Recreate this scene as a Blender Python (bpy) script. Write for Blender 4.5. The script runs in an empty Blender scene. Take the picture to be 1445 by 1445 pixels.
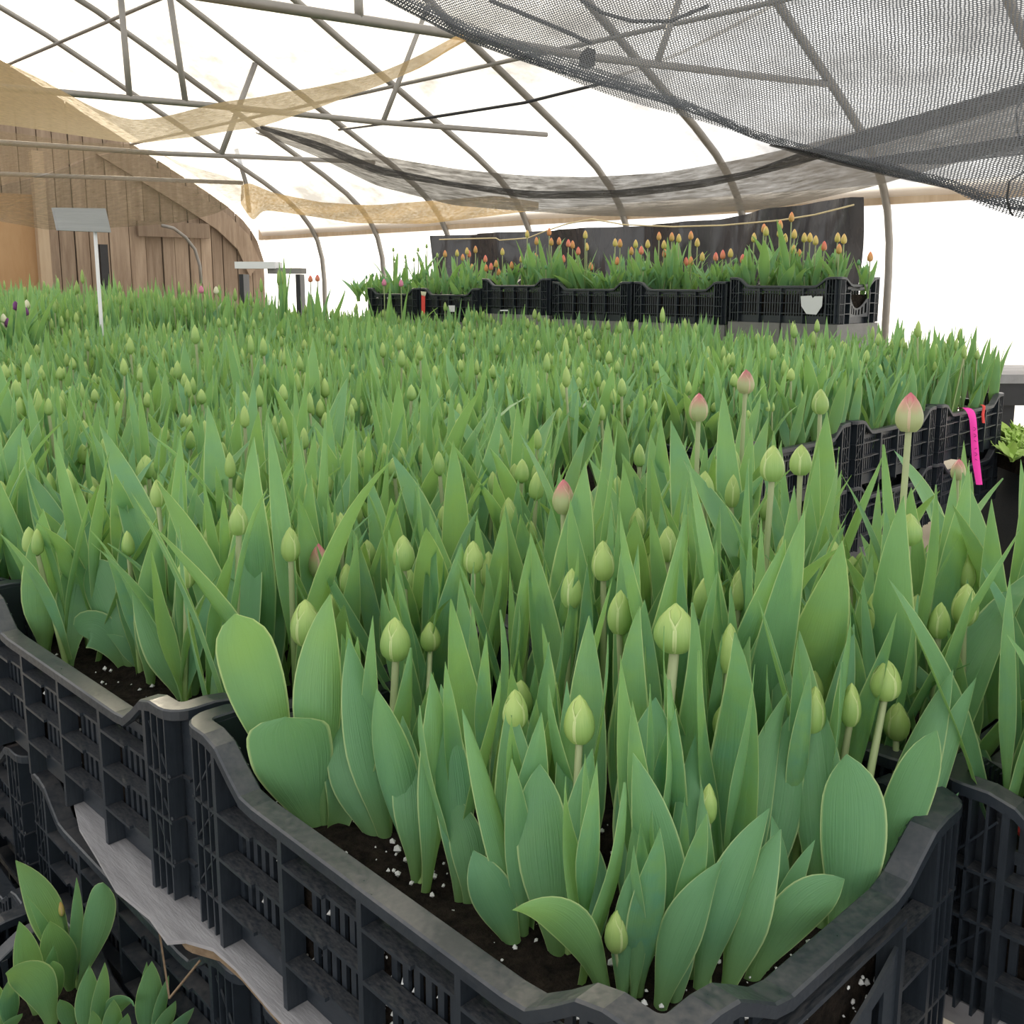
import bpy, math, random
import numpy as np
from mathutils import Vector, Matrix

random.seed(7)
RNG = np.random.default_rng(11)
SC = bpy.context.scene
COL = SC.collection
PI = math.pi

# ------------------------------------------------------------------ camera
CAMZ = 1.22
FPX, CY = 1405.0, 640.0
PITCH = math.atan((CY - 400.0) / FPX)
cam = bpy.data.cameras.new('camera')
cam.sensor_width = 36.0
cam.lens = 36.0 * FPX / 1445.0
cam.shift_y = -(722.5 - CY) / 1445.0
cam.clip_start = 0.02
cam.clip_end = 500
camo = bpy.data.objects.new('camera', cam)
camo.location = (0, 0, CAMZ)
camo.rotation_euler = (PI / 2 - PITCH, 0, 0)
COL.objects.link(camo)
SC.camera = camo

# ------------------------------------------------------------------ sky, sun, exposure
SUN_DIR = Vector((math.sin(math.radians(-24)) * math.cos(math.radians(27)),
                  math.cos(math.radians(-24)) * math.cos(math.radians(27)),
                  math.sin(math.radians(27))))
W = bpy.data.worlds.new('hazy_sky')
SC.world = W
W.use_nodes = True
nt = W.node_tree
nt.nodes.clear()
wo = nt.nodes.new('ShaderNodeOutputWorld')
bg = nt.nodes.new('ShaderNodeBackground')
geo = nt.nodes.new('ShaderNodeTexCoord')
dot = nt.nodes.new('ShaderNodeVectorMath'); dot.operation = 'DOT_PRODUCT'
dot.inputs[1].default_value = SUN_DIR
nt.links.new(geo.outputs['Generated'], dot.inputs[0])
mr = nt.nodes.new('ShaderNodeMapRange')
mr.inputs['From Min'].default_value = 0.78
mr.inputs['From Max'].default_value = 1.0
mr.interpolation_type = 'SMOOTHSTEP'
nt.links.new(dot.outputs['Value'], mr.inputs['Value'])
mx = nt.nodes.new('ShaderNodeMix'); mx.data_type = 'RGBA'
mx.inputs[6].default_value = (1.0, 1.02, 1.06, 1)
mx.inputs[7].default_value = (1.95, 1.68, 1.25, 1)
nt.links.new(mr.outputs['Result'], mx.inputs[0])
nt.links.new(mx.outputs[2], bg.inputs['Color'])
bg.inputs['Strength'].default_value = 1.45
nt.links.new(bg.outputs[0], wo.inputs['Surface'])

sun = bpy.data.lights.new('sun', 'SUN')
sun.energy = 4.0
sun.angle = math.radians(16)
sun.color = (1.0, 0.87, 0.66)
suno = bpy.data.objects.new('sun', sun)
suno.rotation_euler = (-SUN_DIR).to_track_quat('-Z', 'Y').to_euler()
COL.objects.link(suno)

SC.view_settings.view_transform = 'Standard'
SC.view_settings.look = 'None'
SC.view_settings.exposure = 0.5
SC.view_settings.gamma = 1
SC.view_settings.use_curve_mapping = False
SC.cycles.max_bounces = 10
SC.cycles.transparent_max_bounces = 24
SC.cycles.transmission_bounces = 6
SC.cycles.diffuse_bounces = 5

# ------------------------------------------------------------------ coordinate helpers
CP, SP = math.cos(PITCH), math.sin(PITCH)
def ray(x, y):
    v = (CY - y) / FPX
    return np.array([(x - 722.5) / FPX, CP + v * SP, v * CP - SP])
def at_y(x, y, Y):                       # point seen at a pixel, Y metres ahead
    d = ray(x, y); P = d * (Y / d[1]); return np.array([P[0], P[1], P[2] + CAMZ])
def at_z(x, y, z):                       # ... on a level plane
    d = ray(x, y); P = d * ((z - CAMZ) / d[2]); return np.array([P[0], P[1], z])
def project(P):
    X, Y, Z = P[..., 0], P[..., 1], P[..., 2] - CAMZ
    z = Y * CP - Z * SP; yy = Y * SP + Z * CP
    return 722.5 + FPX * X / z, CY - FPX * yy / z, z
# tunnel frame: t along the tunnel, v inward from the far side wall, z up
SQ = math.sqrt(0.5)
TA = np.array([-SQ, SQ]); TR = np.array([SQ, SQ]); TS = 7.3
def tun(t, v, z):
    p = TA * t + TR * (TS - v); return np.array([p[0], p[1], z])
def at_t(x, y, t):
    d = ray(x, y); k = t / (d[:2] @ TA); P = d * k; return np.array([P[0], P[1], P[2] + CAMZ])
# crate frame: cu runs back along the board edge, cr runs to the right, origin at a rim corner
RIM = 0.80
SOIL = 0.705
C0 = np.array([-0.327, 0.919])
CU = np.array([-0.690, 0.724]); CU = CU / np.linalg.norm(CU)
CR = np.array([CU[1], -CU[0]])
CRZ = math.atan2(-CU[1], -CU[0])
def bed(u, r, z=0.0):
    p = C0 + CU * u + CR * r; return np.array([p[0], p[1], z])
def to_bed(P):
    d = np.asarray(P)[..., :2] - C0; return d @ CU, d @ CR

# ------------------------------------------------------------------ scene helpers
def tag(o, label=None, cat=None, group=None, kind=None):
    if label: o['label'] = label
    if cat: o['category'] = cat
    if group: o['group'] = group
    if kind: o['kind'] = kind
    return o
def empty(name, loc=(0, 0, 0), rz=0.0):
    o = bpy.data.objects.new(name, None); o.empty_display_size = 0.05
    o.location = loc; o.rotation_euler = (0, 0, rz); COL.objects.link(o); return o
def link(name, me, parent=None, mat=None):
    if mat is not None and not me.materials: me.materials.append(mat)
    o = bpy.data.objects.new(name, me); COL.objects.link(o)
    if parent is not None: o.parent = parent
    return o
class MB:
    def __init__(s): s.v = []; s.f = []; s.uv = []
    def add(s, V, F, UV=None):
        n = len(s.v); s.v += [tuple(map(float, p)) for p in V]; s.f += [tuple(i + n for i in f) for f in F]
        s.uv += list(UV) if UV is not None else [(0.0, 0.0)] * len(V); return s
    def box(s, c, d, rz=0.0):
        hx, hy, hz = d[0] / 2, d[1] / 2, d[2] / 2; cs, sn = math.cos(rz), math.sin(rz); V = []
        for dz in (-hz, hz):
            for dx, dy in ((-hx, -hy), (hx, -hy), (hx, hy), (-hx, hy)):
                V.append((c[0] + dx * cs - dy * sn, c[1] + dx * sn + dy * cs, c[2] + dz))
        return s.add(V, [(3, 2, 1, 0), (4, 5, 6, 7), (0, 1, 5, 4), (1, 2, 6, 5), (2, 3, 7, 6), (3, 0, 4, 7)])
    def tube(s, pts, rad, n=6, cap=True):
        pts = [Vector(p) for p in pts]; m = len(pts)
        rads = rad if hasattr(rad, '__len__') else [rad] * m
        V = []; UV = []; up = None
        for i, p in enumerate(pts):
            T = (pts[min(i + 1, m - 1)] - pts[max(i - 1, 0)]).normalized()
            if up is None: up = T.orthogonal().normalized()
            up = (up - T * up.dot(T)).normalized(); B = T.cross(up)
            for k in range(n):
                a = 2 * PI * k / n
                V.append(p + (up * math.cos(a) + B * math.sin(a)) * rads[i]); UV.append((k / n, i / max(1, m - 1)))
        F = [(i * n + k, i * n + (k + 1) % n, (i + 1) * n + (k + 1) % n, (i + 1) * n + k) for i in range(m - 1) for k in range(n)]
        if cap: F += [tuple(range(n - 1, -1, -1)), tuple((m - 1) * n + k for k in range(n))]
        return s.add(V, F, UV)
    def grid(s, P, UV=None):
        P = np.asarray(P); a, b = P.shape[:2]
        F = [(i * b + j, i * b + j + 1, (i + 1) * b + j + 1, (i + 1) * b + j) for i in range(a - 1) for j in range(b - 1)]
        return s.add(P.reshape(-1, 3), F, None if UV is None else [tuple(q) for q in np.asarray(UV).reshape(-1, 2)])
    def prism(s, poly, z0, z1):
        n = len(poly); V = [(p[0], p[1], z0) for p in poly] + [(p[0], p[1], z1) for p in poly]
        return s.add(V, [tuple(range(n - 1, -1, -1)), tuple(range(n, 2 * n))] + [(i, (i + 1) % n, n + (i + 1) % n, n + i) for i in range(n)])
    def mesh(s, name, mat=None, smooth=False):
        me = bpy.data.meshes.new(name); me.from_pydata(s.v, [], s.f)
        uvl = me.uv_layers.new(name='UVMap')
        li = np.empty(len(me.loops), dtype=np.int32); me.loops.foreach_get('vertex_index', li)
        uvl.data.foreach_set('uv', np.asarray(s.uv, dtype=np.float32)[li].ravel())
        if smooth: me.polygons.foreach_set('use_smooth', np.ones(len(me.polygons), dtype=bool))
        if mat: me.materials.append(mat)
        me.update(); return me
    def obj(s, name, mat, parent=None, smooth=False): return link(name, s.mesh(name, mat, smooth), parent)

# ------------------------------------------------------------------ materials
class NM:
    def __init__(s, name):
        s.m = bpy.data.materials.new(name); s.m.use_nodes = True; s.t = s.m.node_tree; s.t.nodes.clear()
        s.out = s.n('ShaderNodeOutputMaterial')
    def n(s, typ, **kw):
        nd = s.t.nodes.new(typ)
        for k, v in kw.items(): setattr(nd, k, v)
        return nd
    def l(s, a, b): s.t.links.new(a, b)
    def mathn(s, op, a, b=None, clamp=False):
        nd = s.n('ShaderNodeMath', operation=op, use_clamp=clamp)
        for i, x in enumerate((a, b)):
            if x is None: continue
            if isinstance(x, (int, float)): nd.inputs[i].default_value = x
            else: s.l(x, nd.inputs[i])
        return nd.outputs[0]
    def mix(s, f, a, b):
        nd = s.n('ShaderNodeMix', data_type='RGBA')
        for i, x in ((0, f), (6, a), (7, b)):
            if isinstance(x, (int, float)): nd.inputs[i].default_value = x
            elif isinstance(x, tuple): nd.inputs[i].default_value = (*x, 1) if len(x) == 3 else x
            else: s.l(x, nd.inputs[i])
        return nd.outputs[2]
    def noise(s, scale, detail=3, vec=None, rough=0.55):
        nd = s.n('ShaderNodeTexNoise'); nd.inputs['Scale'].default_value = scale; nd.inputs['Detail'].default_value = detail
        nd.inputs['Roughness'].default_value = rough
        if vec is not None: s.l(vec, nd.inputs['Vector'])
        return nd.outputs['Fac']
    def ramp(s, f, lo, hi):
        nd = s.n('ShaderNodeMapRange'); nd.inputs['From Min'].default_value = lo; nd.inputs['From Max'].default_value = hi
        s.l(f, nd.inputs['Value']); return nd.outputs['Result']
    def mapping(s, vec, sc):
        nd = s.n('ShaderNodeMapping'); nd.inputs['Scale'].default_value = sc; s.l(vec, nd.inputs['Vector']); return nd.outputs[0]
    def bsdf(s, col, rough=0.5, spec=0.5, normal=None, metal=0.0):
        b = s.n('ShaderNodeBsdfPrincipled')
        if isinstance(col, tuple): b.inputs['Base Color'].default_value = (*col, 1)
        else: s.l(col, b.inputs['Base Color'])
        if isinstance(rough, (int, float)): b.inputs['Roughness'].default_value = rough
        else: s.l(rough, b.inputs['Roughness'])
        b.inputs['Specular IOR Level'].default_value = spec; b.inputs['Metallic'].default_value = metal
        if normal is not None: s.l(normal, b.inputs['Normal'])
        return b.outputs[0]
    def bump(s, h, strength=0.3, dist=0.01):
        b = s.n('ShaderNodeBump'); b.inputs['Strength'].default_value = strength; b.inputs['Distance'].default_value = dist
        s.l(h, b.inputs['Height']); return b.outputs[0]
    def trans(s, col):
        b = s.n('ShaderNodeBsdfTranslucent')
        if isinstance(col, tuple): b.inputs['Color'].default_value = (*col, 1)
        else: s.l(col, b.inputs['Color'])
        return b.outputs[0]
    def clear(s, col=(1, 1, 1)):
        b = s.n('ShaderNodeBsdfTransparent')
        if isinstance(col, tuple): b.inputs['Color'].default_value = (*col, 1)
        else: s.l(col, b.inputs['Color'])
        return b.outputs[0]
    def mixs(s, f, a, b):
        nd = s.n('ShaderNodeMixShader')
        if isinstance(f, (int, float)): nd.inputs[0].default_value = f
        else: s.l(f, nd.inputs[0])
        s.l(a, nd.inputs[1]); s.l(b, nd.inputs[2]); return nd.outputs[0]
    def done(s, sh): s.l(sh, s.out.inputs['Surface']); return s.m
    def uv(s): return s.n('ShaderNodeUVMap').outputs[0]
    def objc(s): return s.n('ShaderNodeTexCoord').outputs['Object']
    def rnd(s):
        a = s.n('ShaderNodeAttribute', attribute_name='rnd').outputs['Fac']
        o = s.n('ShaderNodeObjectInfo').outputs['Random']
        return s.mathn('FRACT', s.mathn('ADD', a, o))

def leaf_material():
    m = NM('tulip_leaf'); uv = m.uv(); r = m.rnd()
    sep = m.n('ShaderNodeSeparateXYZ'); m.l(uv, sep.inputs[0])
    vein = m.noise(1.0, 2, m.mapping(uv, (34, 1.2, 1)))
    edge = m.ramp(m.mathn('ABSOLUTE', m.mathn('SUBTRACT', sep.outputs[0], 0.5)), 0.455, 0.5)
    base = m.mix(r, (0.085, 0.275, 0.180), (0.180, 0.350, 0.105))
    base = m.mix(m.ramp(m.noise(7, 3, m.objc()), 0.35, 0.7), base, m.mix(r, (0.150, 0.32, 0.10), (0.085, 0.26, 0.18)))
    base = m.mix(m.mathn('MULTIPLY', vein, 0.42), base, (0.24, 0.44, 0.23))
    base = m.mix(m.ramp(sep.outputs[1], 0.30, 0.0), base, (0.20, 0.34, 0.11))
    base = m.mix(m.mathn('MULTIPLY', edge, 0.8), base, (0.62, 0.72, 0.33))
    rough = m.ramp(m.noise(60, 2, m.objc()), -0.2, 1.3)
    front = m.bsdf(base, m.mathn('ADD', m.mathn('MULTIPLY', rough, 0.2), 0.36), 0.36, m.bump(vein, 0.4, 0.003))
    tr = m.trans(m.mix(m.mathn('MULTIPLY', edge, 0.6), (0.40, 0.66, 0.13), (0.85, 0.95, 0.45)))
    return m.done(m.mixs(0.27, front, tr))
def bud_material(name, lo, hi, tip):
    m = NM(name); uv = m.uv(); r = m.rnd()
    sep = m.n('ShaderNodeSeparateXYZ'); m.l(uv, sep.inputs[0])
    vein = m.noise(1.0, 2, m.mapping(uv, (22, 1.5, 1)))
    c = m.mix(r, lo, hi)
    c = m.mix(m.mathn('MULTIPLY', vein, 0.35), c, (0.52, 0.62, 0.26))
    t = m.ramp(m.mathn('ADD', sep.outputs[1], m.mathn('MULTIPLY', m.mathn('SUBTRACT', vein, 0.5), 0.5)), 0.45, 1.0)
    c = m.mix(t, c, tip)
    edge = m.ramp(m.mathn('ABSOLUTE', m.mathn('SUBTRACT', sep.outputs[0], 0.5)), 0.40, 0.5)
    c = m.mix(m.mathn('MULTIPLY', edge, 0.7), c, (0.74, 0.80, 0.42) if tip[1] > tip[0] * 0.9 else (0.8, 0.5, 0.42))
    return m.done(m.mixs(0.16, m.bsdf(c, 0.42, 0.45, m.bump(vein, 0.2, 0.001)), m.trans(c)))
def plain(name, col, rough=0.5, spec=0.4, var=0.0, scale=20, metal=0.0, bump=0.0, col2=None):
    m = NM(name); n = m.noise(scale, 4, m.objc())
    c = m.mix(m.mathn('MULTIPLY', n, 1.0) if col2 else m.mathn('MULTIPLY', n, var), col, col2 or tuple(min(1, x * 2.2 + 0.02) for x in col))
    return m.done(m.bsdf(c, rough, spec, m.bump(n, bump, 0.004) if bump else None, metal))
M = {}
M['leaf'] = leaf_material()
M['bud'] = bud_material('green_bud', (0.24, 0.43, 0.11), (0.35, 0.52, 0.14), (0.46, 0.60, 0.18))
M['bud_pink'] = bud_material('pink_tipped_bud', (0.36, 0.42, 0.20), (0.46, 0.46, 0.25), (0.66, 0.16, 0.22))
M['bud_orange'] = bud_material('orange_bud', (0.62, 0.36, 0.10), (0.80, 0.28, 0.12), (0.90, 0.30, 0.12))
M['bud_coral'] = bud_material('coral_bud', (0.80, 0.22, 0.14), (0.88, 0.24, 0.18), (0.85, 0.16, 0.14))
M['bud_yellow'] = bud_material('yellow_bud', (0.60, 0.55, 0.14), (0.72, 0.54, 0.16), (0.80, 0.50, 0.16))
M['purple'] = plain('purple_petal', (0.13, 0.03, 0.14), 0.5, 0.3, 0.5)
M['cream'] = plain('cream_petal', (0.72, 0.70, 0.48), 0.5, 0.3, 0.2)
M['pinkpetal'] = plain('pink_petal', (0.62, 0.20, 0.30), 0.5, 0.3, 0.3)
def stem_material():
    m = NM('tulip_stem'); sep = m.n('ShaderNodeSeparateXYZ'); m.l(m.uv(), sep.inputs[0])
    c = m.mix(sep.outputs[1], (0.22, 0.36, 0.10), (0.36, 0.40, 0.22))
    return m.done(m.bsdf(c, 0.5, 0.35))
M['stem'] = stem_material()
def crate_material():
    m = NM('black_crate_plastic'); o = m.objc()
    n = m.noise(9, 5, o, 0.65); f = m.noise(160, 3, o)
    nz = m.n('ShaderNodeSeparateXYZ'); m.l(m.n('ShaderNodeNewGeometry').outputs['Normal'], nz.inputs[0])
    dust = m.mathn('MULTIPLY', m.ramp(nz.outputs[2], 0.5, 1.0), m.ramp(m.mathn('MULTIPLY', n, m.mathn('ADD', f, 0.5)), 0.36, 0.85))
    dust = m.mathn('MINIMUM', m.mathn('MAXIMUM', dust, 0.0), 1.0)
    c = m.mix(m.ramp(n, 0.3, 0.8), (0.012, 0.017, 0.024), (0.030, 0.038, 0.048))
    c = m.mix(m.mathn('MULTIPLY', dust, 0.6), c, (0.17, 0.155, 0.145))
    return m.done(m.bsdf(c, m.ramp(f, -0.4, 2.0), 0.6, m.bump(f, 0.12, 0.001)))
M['crate'] = crate_material()
def soil_material():
    m = NM('potting_soil'); o = m.objc(); n = m.noise(70, 6, o, 0.7); v = m.noise(300, 2, o)
    c = m.mix(m.ramp(n, 0.35, 0.75), (0.010, 0.008, 0.007), (0.05, 0.038, 0.028))
    return m.done(m.bsdf(c, 0.95, 0.1, m.bump(n, 0.9, 0.02)))
M['soil'] = soil_material()
M['perlite'] = plain('perlite', (0.75, 0.75, 0.72), 0.9, 0.1, 0.1)
def film_material():
    m = NM('poly_film'); o = m.objc()
    n1 = m.noise(0.55, 4, o, 0.6); n2 = m.noise(2.2, 5, m.mapping(o, (1, 1, 2.2)), 0.65)
    d = m.ramp(m.mathn('ADD', m.mathn('MULTIPLY', n1, 0.6), m.mathn('MULTIPLY', n2, 0.4)), 0.34, 0.62)
    d = m.mathn('MINIMUM', m.mathn('MAXIMUM', d, 0.0), 1.0)
    tint = m.mix(d, (0.92, 0.92, 0.90), (0.26, 0.265, 0.27))
    tl = m.trans(m.mix(d, (0.86, 0.86, 0.84), (0.30, 0.285, 0.265)))
    return m.done(m.mixs(0.45, m.clear(tint), tl))
M['film'] = film_material()
def film_side_material():
    m = NM('clean_poly_film')
    return m.done(m.mixs(0.62, m.clear((0.96, 0.96, 0.95)), m.trans((0.95, 0.95, 0.94))))
M['film_side'] = film_side_material()
def net_material(name, hole, thread, pitch=None, cover=0.5, streak=(1, 1, 1)):
    m = NM(name); uv = m.uv()
    sep = m.n('ShaderNodeSeparateXYZ'); m.l(uv, sep.inputs[0])
    th = m.mixs(0.45, m.bsdf(thread, 0.75, 0.2), m.trans(tuple(min(1, x * 2.2) for x in thread)))
    if pitch:
        # knitted mesh: rows of staggered openings, slightly irregular
        jit = m.noise(90, 2, uv)
        row = m.mathn('MULTIPLY', sep.outputs[1], 1.0 / pitch)
        off = m.mathn('MULTIPLY', m.mathn('MODULO', m.mathn('FLOOR', row), 2.0), 0.5)
        colx = m.mathn('ADD', m.mathn('ADD', m.mathn('MULTIPLY', sep.outputs[0], 0.62 / pitch), off), m.mathn('MULTIPLY', jit, 0.8))
        fy = m.mathn('ABSOLUTE', m.mathn('SUBTRACT', m.mathn('FRACT', row), 0.5))
        fx = m.mathn('ABSOLUTE', m.mathn('SUBTRACT', m.mathn('FRACT', colx), 0.5))
        inside = m.mathn('ADD', m.mathn('MULTIPLY', m.mathn('MULTIPLY', fx, fx), 1.2), m.mathn('MULTIPLY', fy, fy))
        big = m.noise(2.5, 3, uv)
        lim = m.mathn('ADD', m.mathn('MULTIPLY', m.mathn('SUBTRACT', big, 0.5), 0.10), cover)
        fac = m.mathn('GREATER_THAN', inside, lim)
    else:
        n = m.noise(1.0, 4, m.mapping(uv, streak), 0.7)
        fac = m.mathn('ADD', m.mathn('MULTIPLY', m.mathn('SUBTRACT', n, 0.5), 0.9), cover, True)
    return m.done(m.mixs(fac, m.clear(hole), th))
M['net_near'] = net_material('knitted_shade_net', (1, 1, 1), (0.085, 0.090, 0.100), 0.0029, 0.115)
M['net_backlit_tint'] = net_material('backlight_tinted_net', (1, 0.97, 0.9), (0.36, 0.25, 0.125), None, 0.84, (40, 90, 1))  # thread colour lifted to tan to paint in the sun's backlight
M['net_thin'] = net_material('thin_brown_net', (1, 0.98, 0.95), (0.17, 0.13, 0.085), None, 0.50, (20, 60, 1))
M['net_grey'] = net_material('grey_shade_net', (1, 1, 1), (0.11, 0.095, 0.08), None, 0.84, (8, 50, 1))
M['net_dark'] = net_material('dark_shade_net', (1, 1, 1), (0.035, 0.033, 0.032), None, 0.90, (8, 50, 1))
M['steel'] = plain('galvanised_pipe', (0.22, 0.205, 0.185), 0.5, 0.5, 0.35, 12, 0.35)
M['cable'] = plain('black_cable', (0.02, 0.02, 0.022), 0.5, 0.4, 0.3)
M['rope'] = plain('yellow_rope', (0.60, 0.48, 0.28), 0.8, 0.2, 0.3, 60)
def wood(name, c1, c2, sc=(16, 16, 1.4)):
    m = NM(name); o = m.objc(); r = m.n('ShaderNodeObjectInfo').outputs['Random']
    g = m.noise(1.0, 5, m.mapping(o, sc), 0.65); k = m.noise(3.0, 2, o)
    c = m.mix(m.ramp(g, 0.3, 0.7), c1, c2)
    c = m.mix(m.mathn('MULTIPLY', r, 0.55), c, tuple(x * 0.45 for x in c1))
    c = m.mix(m.mathn('MULTIPLY', m.ramp(k, 0.62, 0.8), 0.3), c, tuple(x * 0.3 for x in c1))
    return m.done(m.bsdf(c, 0.85, 0.2, m.bump(g, 0.3, 0.01)))
M['barnwood'] = wood('weathered_barn_boards', (0.24, 0.17, 0.12), (0.44, 0.34, 0.25))
M['plywood'] = wood('plywood_sheet', (0.50, 0.29, 0.14), (0.64, 0.42, 0.23), (5, 5, 1.2))
M['lumber'] = wood('pale_lumber', (0.52, 0.38, 0.25), (0.64, 0.50, 0.35))
M['greyboard'] = wood('weathered_grey_board', (0.34, 0.33, 0.34), (0.52, 0.51, 0.52), (10, 60, 10))
M['boardedge'] = wood('plywood_edge', (0.16, 0.11, 0.07), (0.30, 0.22, 0.14), (60, 60, 60))
M['concrete'] = plain('concrete_block', (0.22, 0.215, 0.205), 0.95, 0.1, 0.25, 30, 0, 0.4)
M['ground'] = plain('packed_ground', (0.24, 0.21, 0.17), 0.95, 0.1, 0, 3, 0, 0.3, (0.40, 0.36, 0.29))
M['outground'] = plain('pale_outside_ground', (0.74, 0.73, 0.70), 0.95, 0.1, 0, 0.4, 0, 0.1, (0.82, 0.81, 0.78))  # outside ground made very pale to brighten the film walls below the horizon
M['tarp'] = None
def tarp_material():
    m = NM('black_plastic_sheet'); o = m.objc(); n = m.noise(2.2, 3, m.mapping(o, (3, 3, 0.7)), 0.5)
    return m.done(m.bsdf(m.mix(n, (0.022, 0.022, 0.028), (0.075, 0.072, 0.075)), m.ramp(n, 0.0, 1.9), 0.7, m.bump(n, 0.35, 0.05)))  # paler noise streaks paint the plastic's sheen into its colour
M['tarp'] = tarp_material()
M['white'] = plain('white_paint', (0.72, 0.73, 0.74), 0.5, 0.3, 0.1)
M['panel'] = wood('grey_sign_panel', (0.42, 0.43, 0.44), (0.56, 0.56, 0.56), (2, 2, 30))
M['paper'] = plain('white_paper', (0.80, 0.80, 0.82), 0.8, 0.1, 0.1)
M['pink'] = plain('pink_flagging_tape', (0.98, 0.05, 0.42), 0.45, 0.3, 0.1)
M['red'] = plain('red_tag', (0.80, 0.07, 0.06), 0.5, 0.3, 0.2)
M['ink'] = plain('black_marker_ink', (0.12, 0.02, 0.06), 0.6, 0.2)
M['green_trim'] = plain('young_seedlings', (0.30, 0.44, 0.10), 0.6, 0.3, 0.3)

# ------------------------------------------------------------------ the tunnel
PROF = [(0.0, 0.0), (0.0, 1.27), (0.02, 1.52), (0.08, 1.74), (0.17, 1.90), (0.30, 2.05), (0.50, 2.21), (0.80, 2.39), (1.2, 2.60), (1.7, 2.86),
        (2.2, 3.12), (2.7, 3.39), (3.2, 3.65), (3.7, 3.87), (4.2, 4.03), (4.7, 4.08)]
PROF = PROF + [(9.4 - v, z) for v, z in PROF[-2::-1]]
def prof_z(v):
    if v > 4.7: v = 9.4 - v
    vs = [p[0] for p in PROF[1:16]]; zs = [p[1] for p in PROF[1:16]]
    return float(np.interp(v, vs, zs))
HT = [3.34 + 1.2 * k + 0.015 * k for k in range(-7, 7)]
T_END = 12.0
g = MB().grid([[(x, y, 0.0) for x in np.linspace(-14, 12, 14)] for y in np.linspace(-12, 22, 14)])
tag(g.obj('floor', M['ground']), 'packed bare soil floor of the growing tunnel', kind='structure')
g = MB().grid([[(x, y, -0.03) for x in np.linspace(-130, 130, 8)] for y in np.linspace(-130, 130, 8)])
tag(g.obj('ground_outside', M['outground']), 'pale ground outside the plastic tunnel', kind='structure')
ts = np.arange(-5.2, T_END + 0.01, 0.30)
rows = []
for t in ts:
    ph = math.sin((t - 3.34) / 1.215 * PI) ** 2
    rows.append([tun(t, v - (0.035 if v < 4.7 else -0.035) * (1 if 0.0 < v < 9.4 else 1) + 0.0, z + 0.03 - 0.012 * ph * (1 if z > 1.6 else 0)) for v, z in PROF])
RW = np.array(rows)
tag(MB().grid(RW[:, 4:-4]).obj('ceiling', M['film'], smooth=True), 'milky plastic film stretched over the tunnel hoops', kind='structure')
tag(MB().grid(RW[:, :5]).obj('wall_side', M['film_side'], smooth=True), 'glowing white plastic side wall of the tunnel', kind='structure')
tag(MB().grid(RW[:, -5:]).obj('wall_near', M['film_side'], smooth=True), 'white plastic side wall behind the viewer', kind='structure')
NAMES = {3.34: 'n'}
ordn = ['first', 'second', 'third', 'fourth', 'fifth', 'sixth', 'seventh', 'eighth', 'ninth', 'tenth', 'eleventh', 'twelfth', 'thirteenth', 'fourteenth']
for k, t in enumerate(reversed(HT)):
    b = MB().tube([tun(t, v, z) for v, z in PROF], 0.029, 8)
    lab = 'grey steel hoop pipe arching under the film, %s from the wooden end wall' % ordn[k]
    tag(b.obj('hoop_pipe', M['steel'], smooth=True), lab, 'hoop', 'tunnel hoops')
# purlins along the tunnel, on the hoops
def purlin(v, lab, t0=-5.0, t1=11.97):
    z = prof_z(v) - 0.04
    tag(MB().tube([tun(t, v, z) for t in np.linspace(t0, t1, 16)], 0.017, 8).obj('purlin_pipe', M['steel'], smooth=True), lab, 'pipe', 'purlin pipes')
purlin(1.78, 'thin purlin pipe running the tunnel length above the sagging cloth')
purlin(3.12, 'thin purlin pipe crossing the hoops at the sunlit corner')
purlin(4.55, 'ridge purlin pipe running along the tunnel peak')
purlin(7.6, 'purlin pipe on the tunnel side behind the viewer')
hb = MB()
for i in range(16):
    pass
tag(MB().box((0, 0, 0), (0.05, 17.0, 0.14)).obj('hip_board', M['lumber']), 'long wooden hip board along the bright side wall', 'board')
o = bpy.data.objects['hip_board']; o.location = tun(3.5, 0.06, 1.86); o.rotation_euler = (0, 0, PI / 4)
# tie bars and web braces in the hoop planes
def bar(name, pts, rad, lab, grp, cat='bar'):
    return tag(MB().tube(pts, rad, 8).obj(name, M['steel'], smooth=True), lab, cat, grp)
TE, TB, TC, T6 = 3.34, 5.68, 8.20, 10.75
bar('tie_bar', [at_t(1170, 119, TE), at_t(830, 80, TE), at_t(650, 50, TE), at_t(450, 19, TE), at_t(200, -20, TE)], 0.020, 'tie bar behind the knitted net, joining the near hoop', 'tie bars')
bar('tie_bar', [at_t(771, 190, TB), at_t(530, 172, TB), at_t(301, 149, TB), at_t(80, 130, TB), at_t(-150, 110, TB)], 0.020, 'tie bar ending openly in the bright film below the black cable', 'tie bars')
bar('tie_bar', [at_t(528, 229, TC), at_t(221, 216, TC), at_t(0, 201, TC), at_t(-200, 190, TC)], 0.022, 'tie bar just above the dark rolled net edge', 'tie bars')
bar('tie_bar', [at_t(342, 258, T6), at_t(45, 247, T6), at_t(-200, 238, T6)], 0.024, 'tie bar in front of the wooden gable', 'tie bars')
for pts, t, lab in (([(605, 5), (541, 171)], TB, 'slanting web brace beside the pale rolled cloth'), ([(360, 90), (312, 218)], TC, 'short web brace below the tan cloth'),
                    ([(170, -8), (183, 138)], TB, 'upright web brace nearest the sunlit corner'), ([(239, -8), (262, 146)], TB, 'second upright web brace from the sunlit corner'),
                    ([(960, -6), (926, 92)], TE, 'web brace seen through the knitted net'), ([(505, -15), (507, 27)], TE, 'stub brace at the top of the frame above the tie bar'),
                    ([(333, 210), (347, 258), (352, 300)], T6, 'hanging rod holding up the far net corner')):
    bar('web_brace', [at_t(x, y, t) for x, y in pts], 0.018 if t < 6 else 0.026, lab, 'web braces', 'brace')
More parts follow.
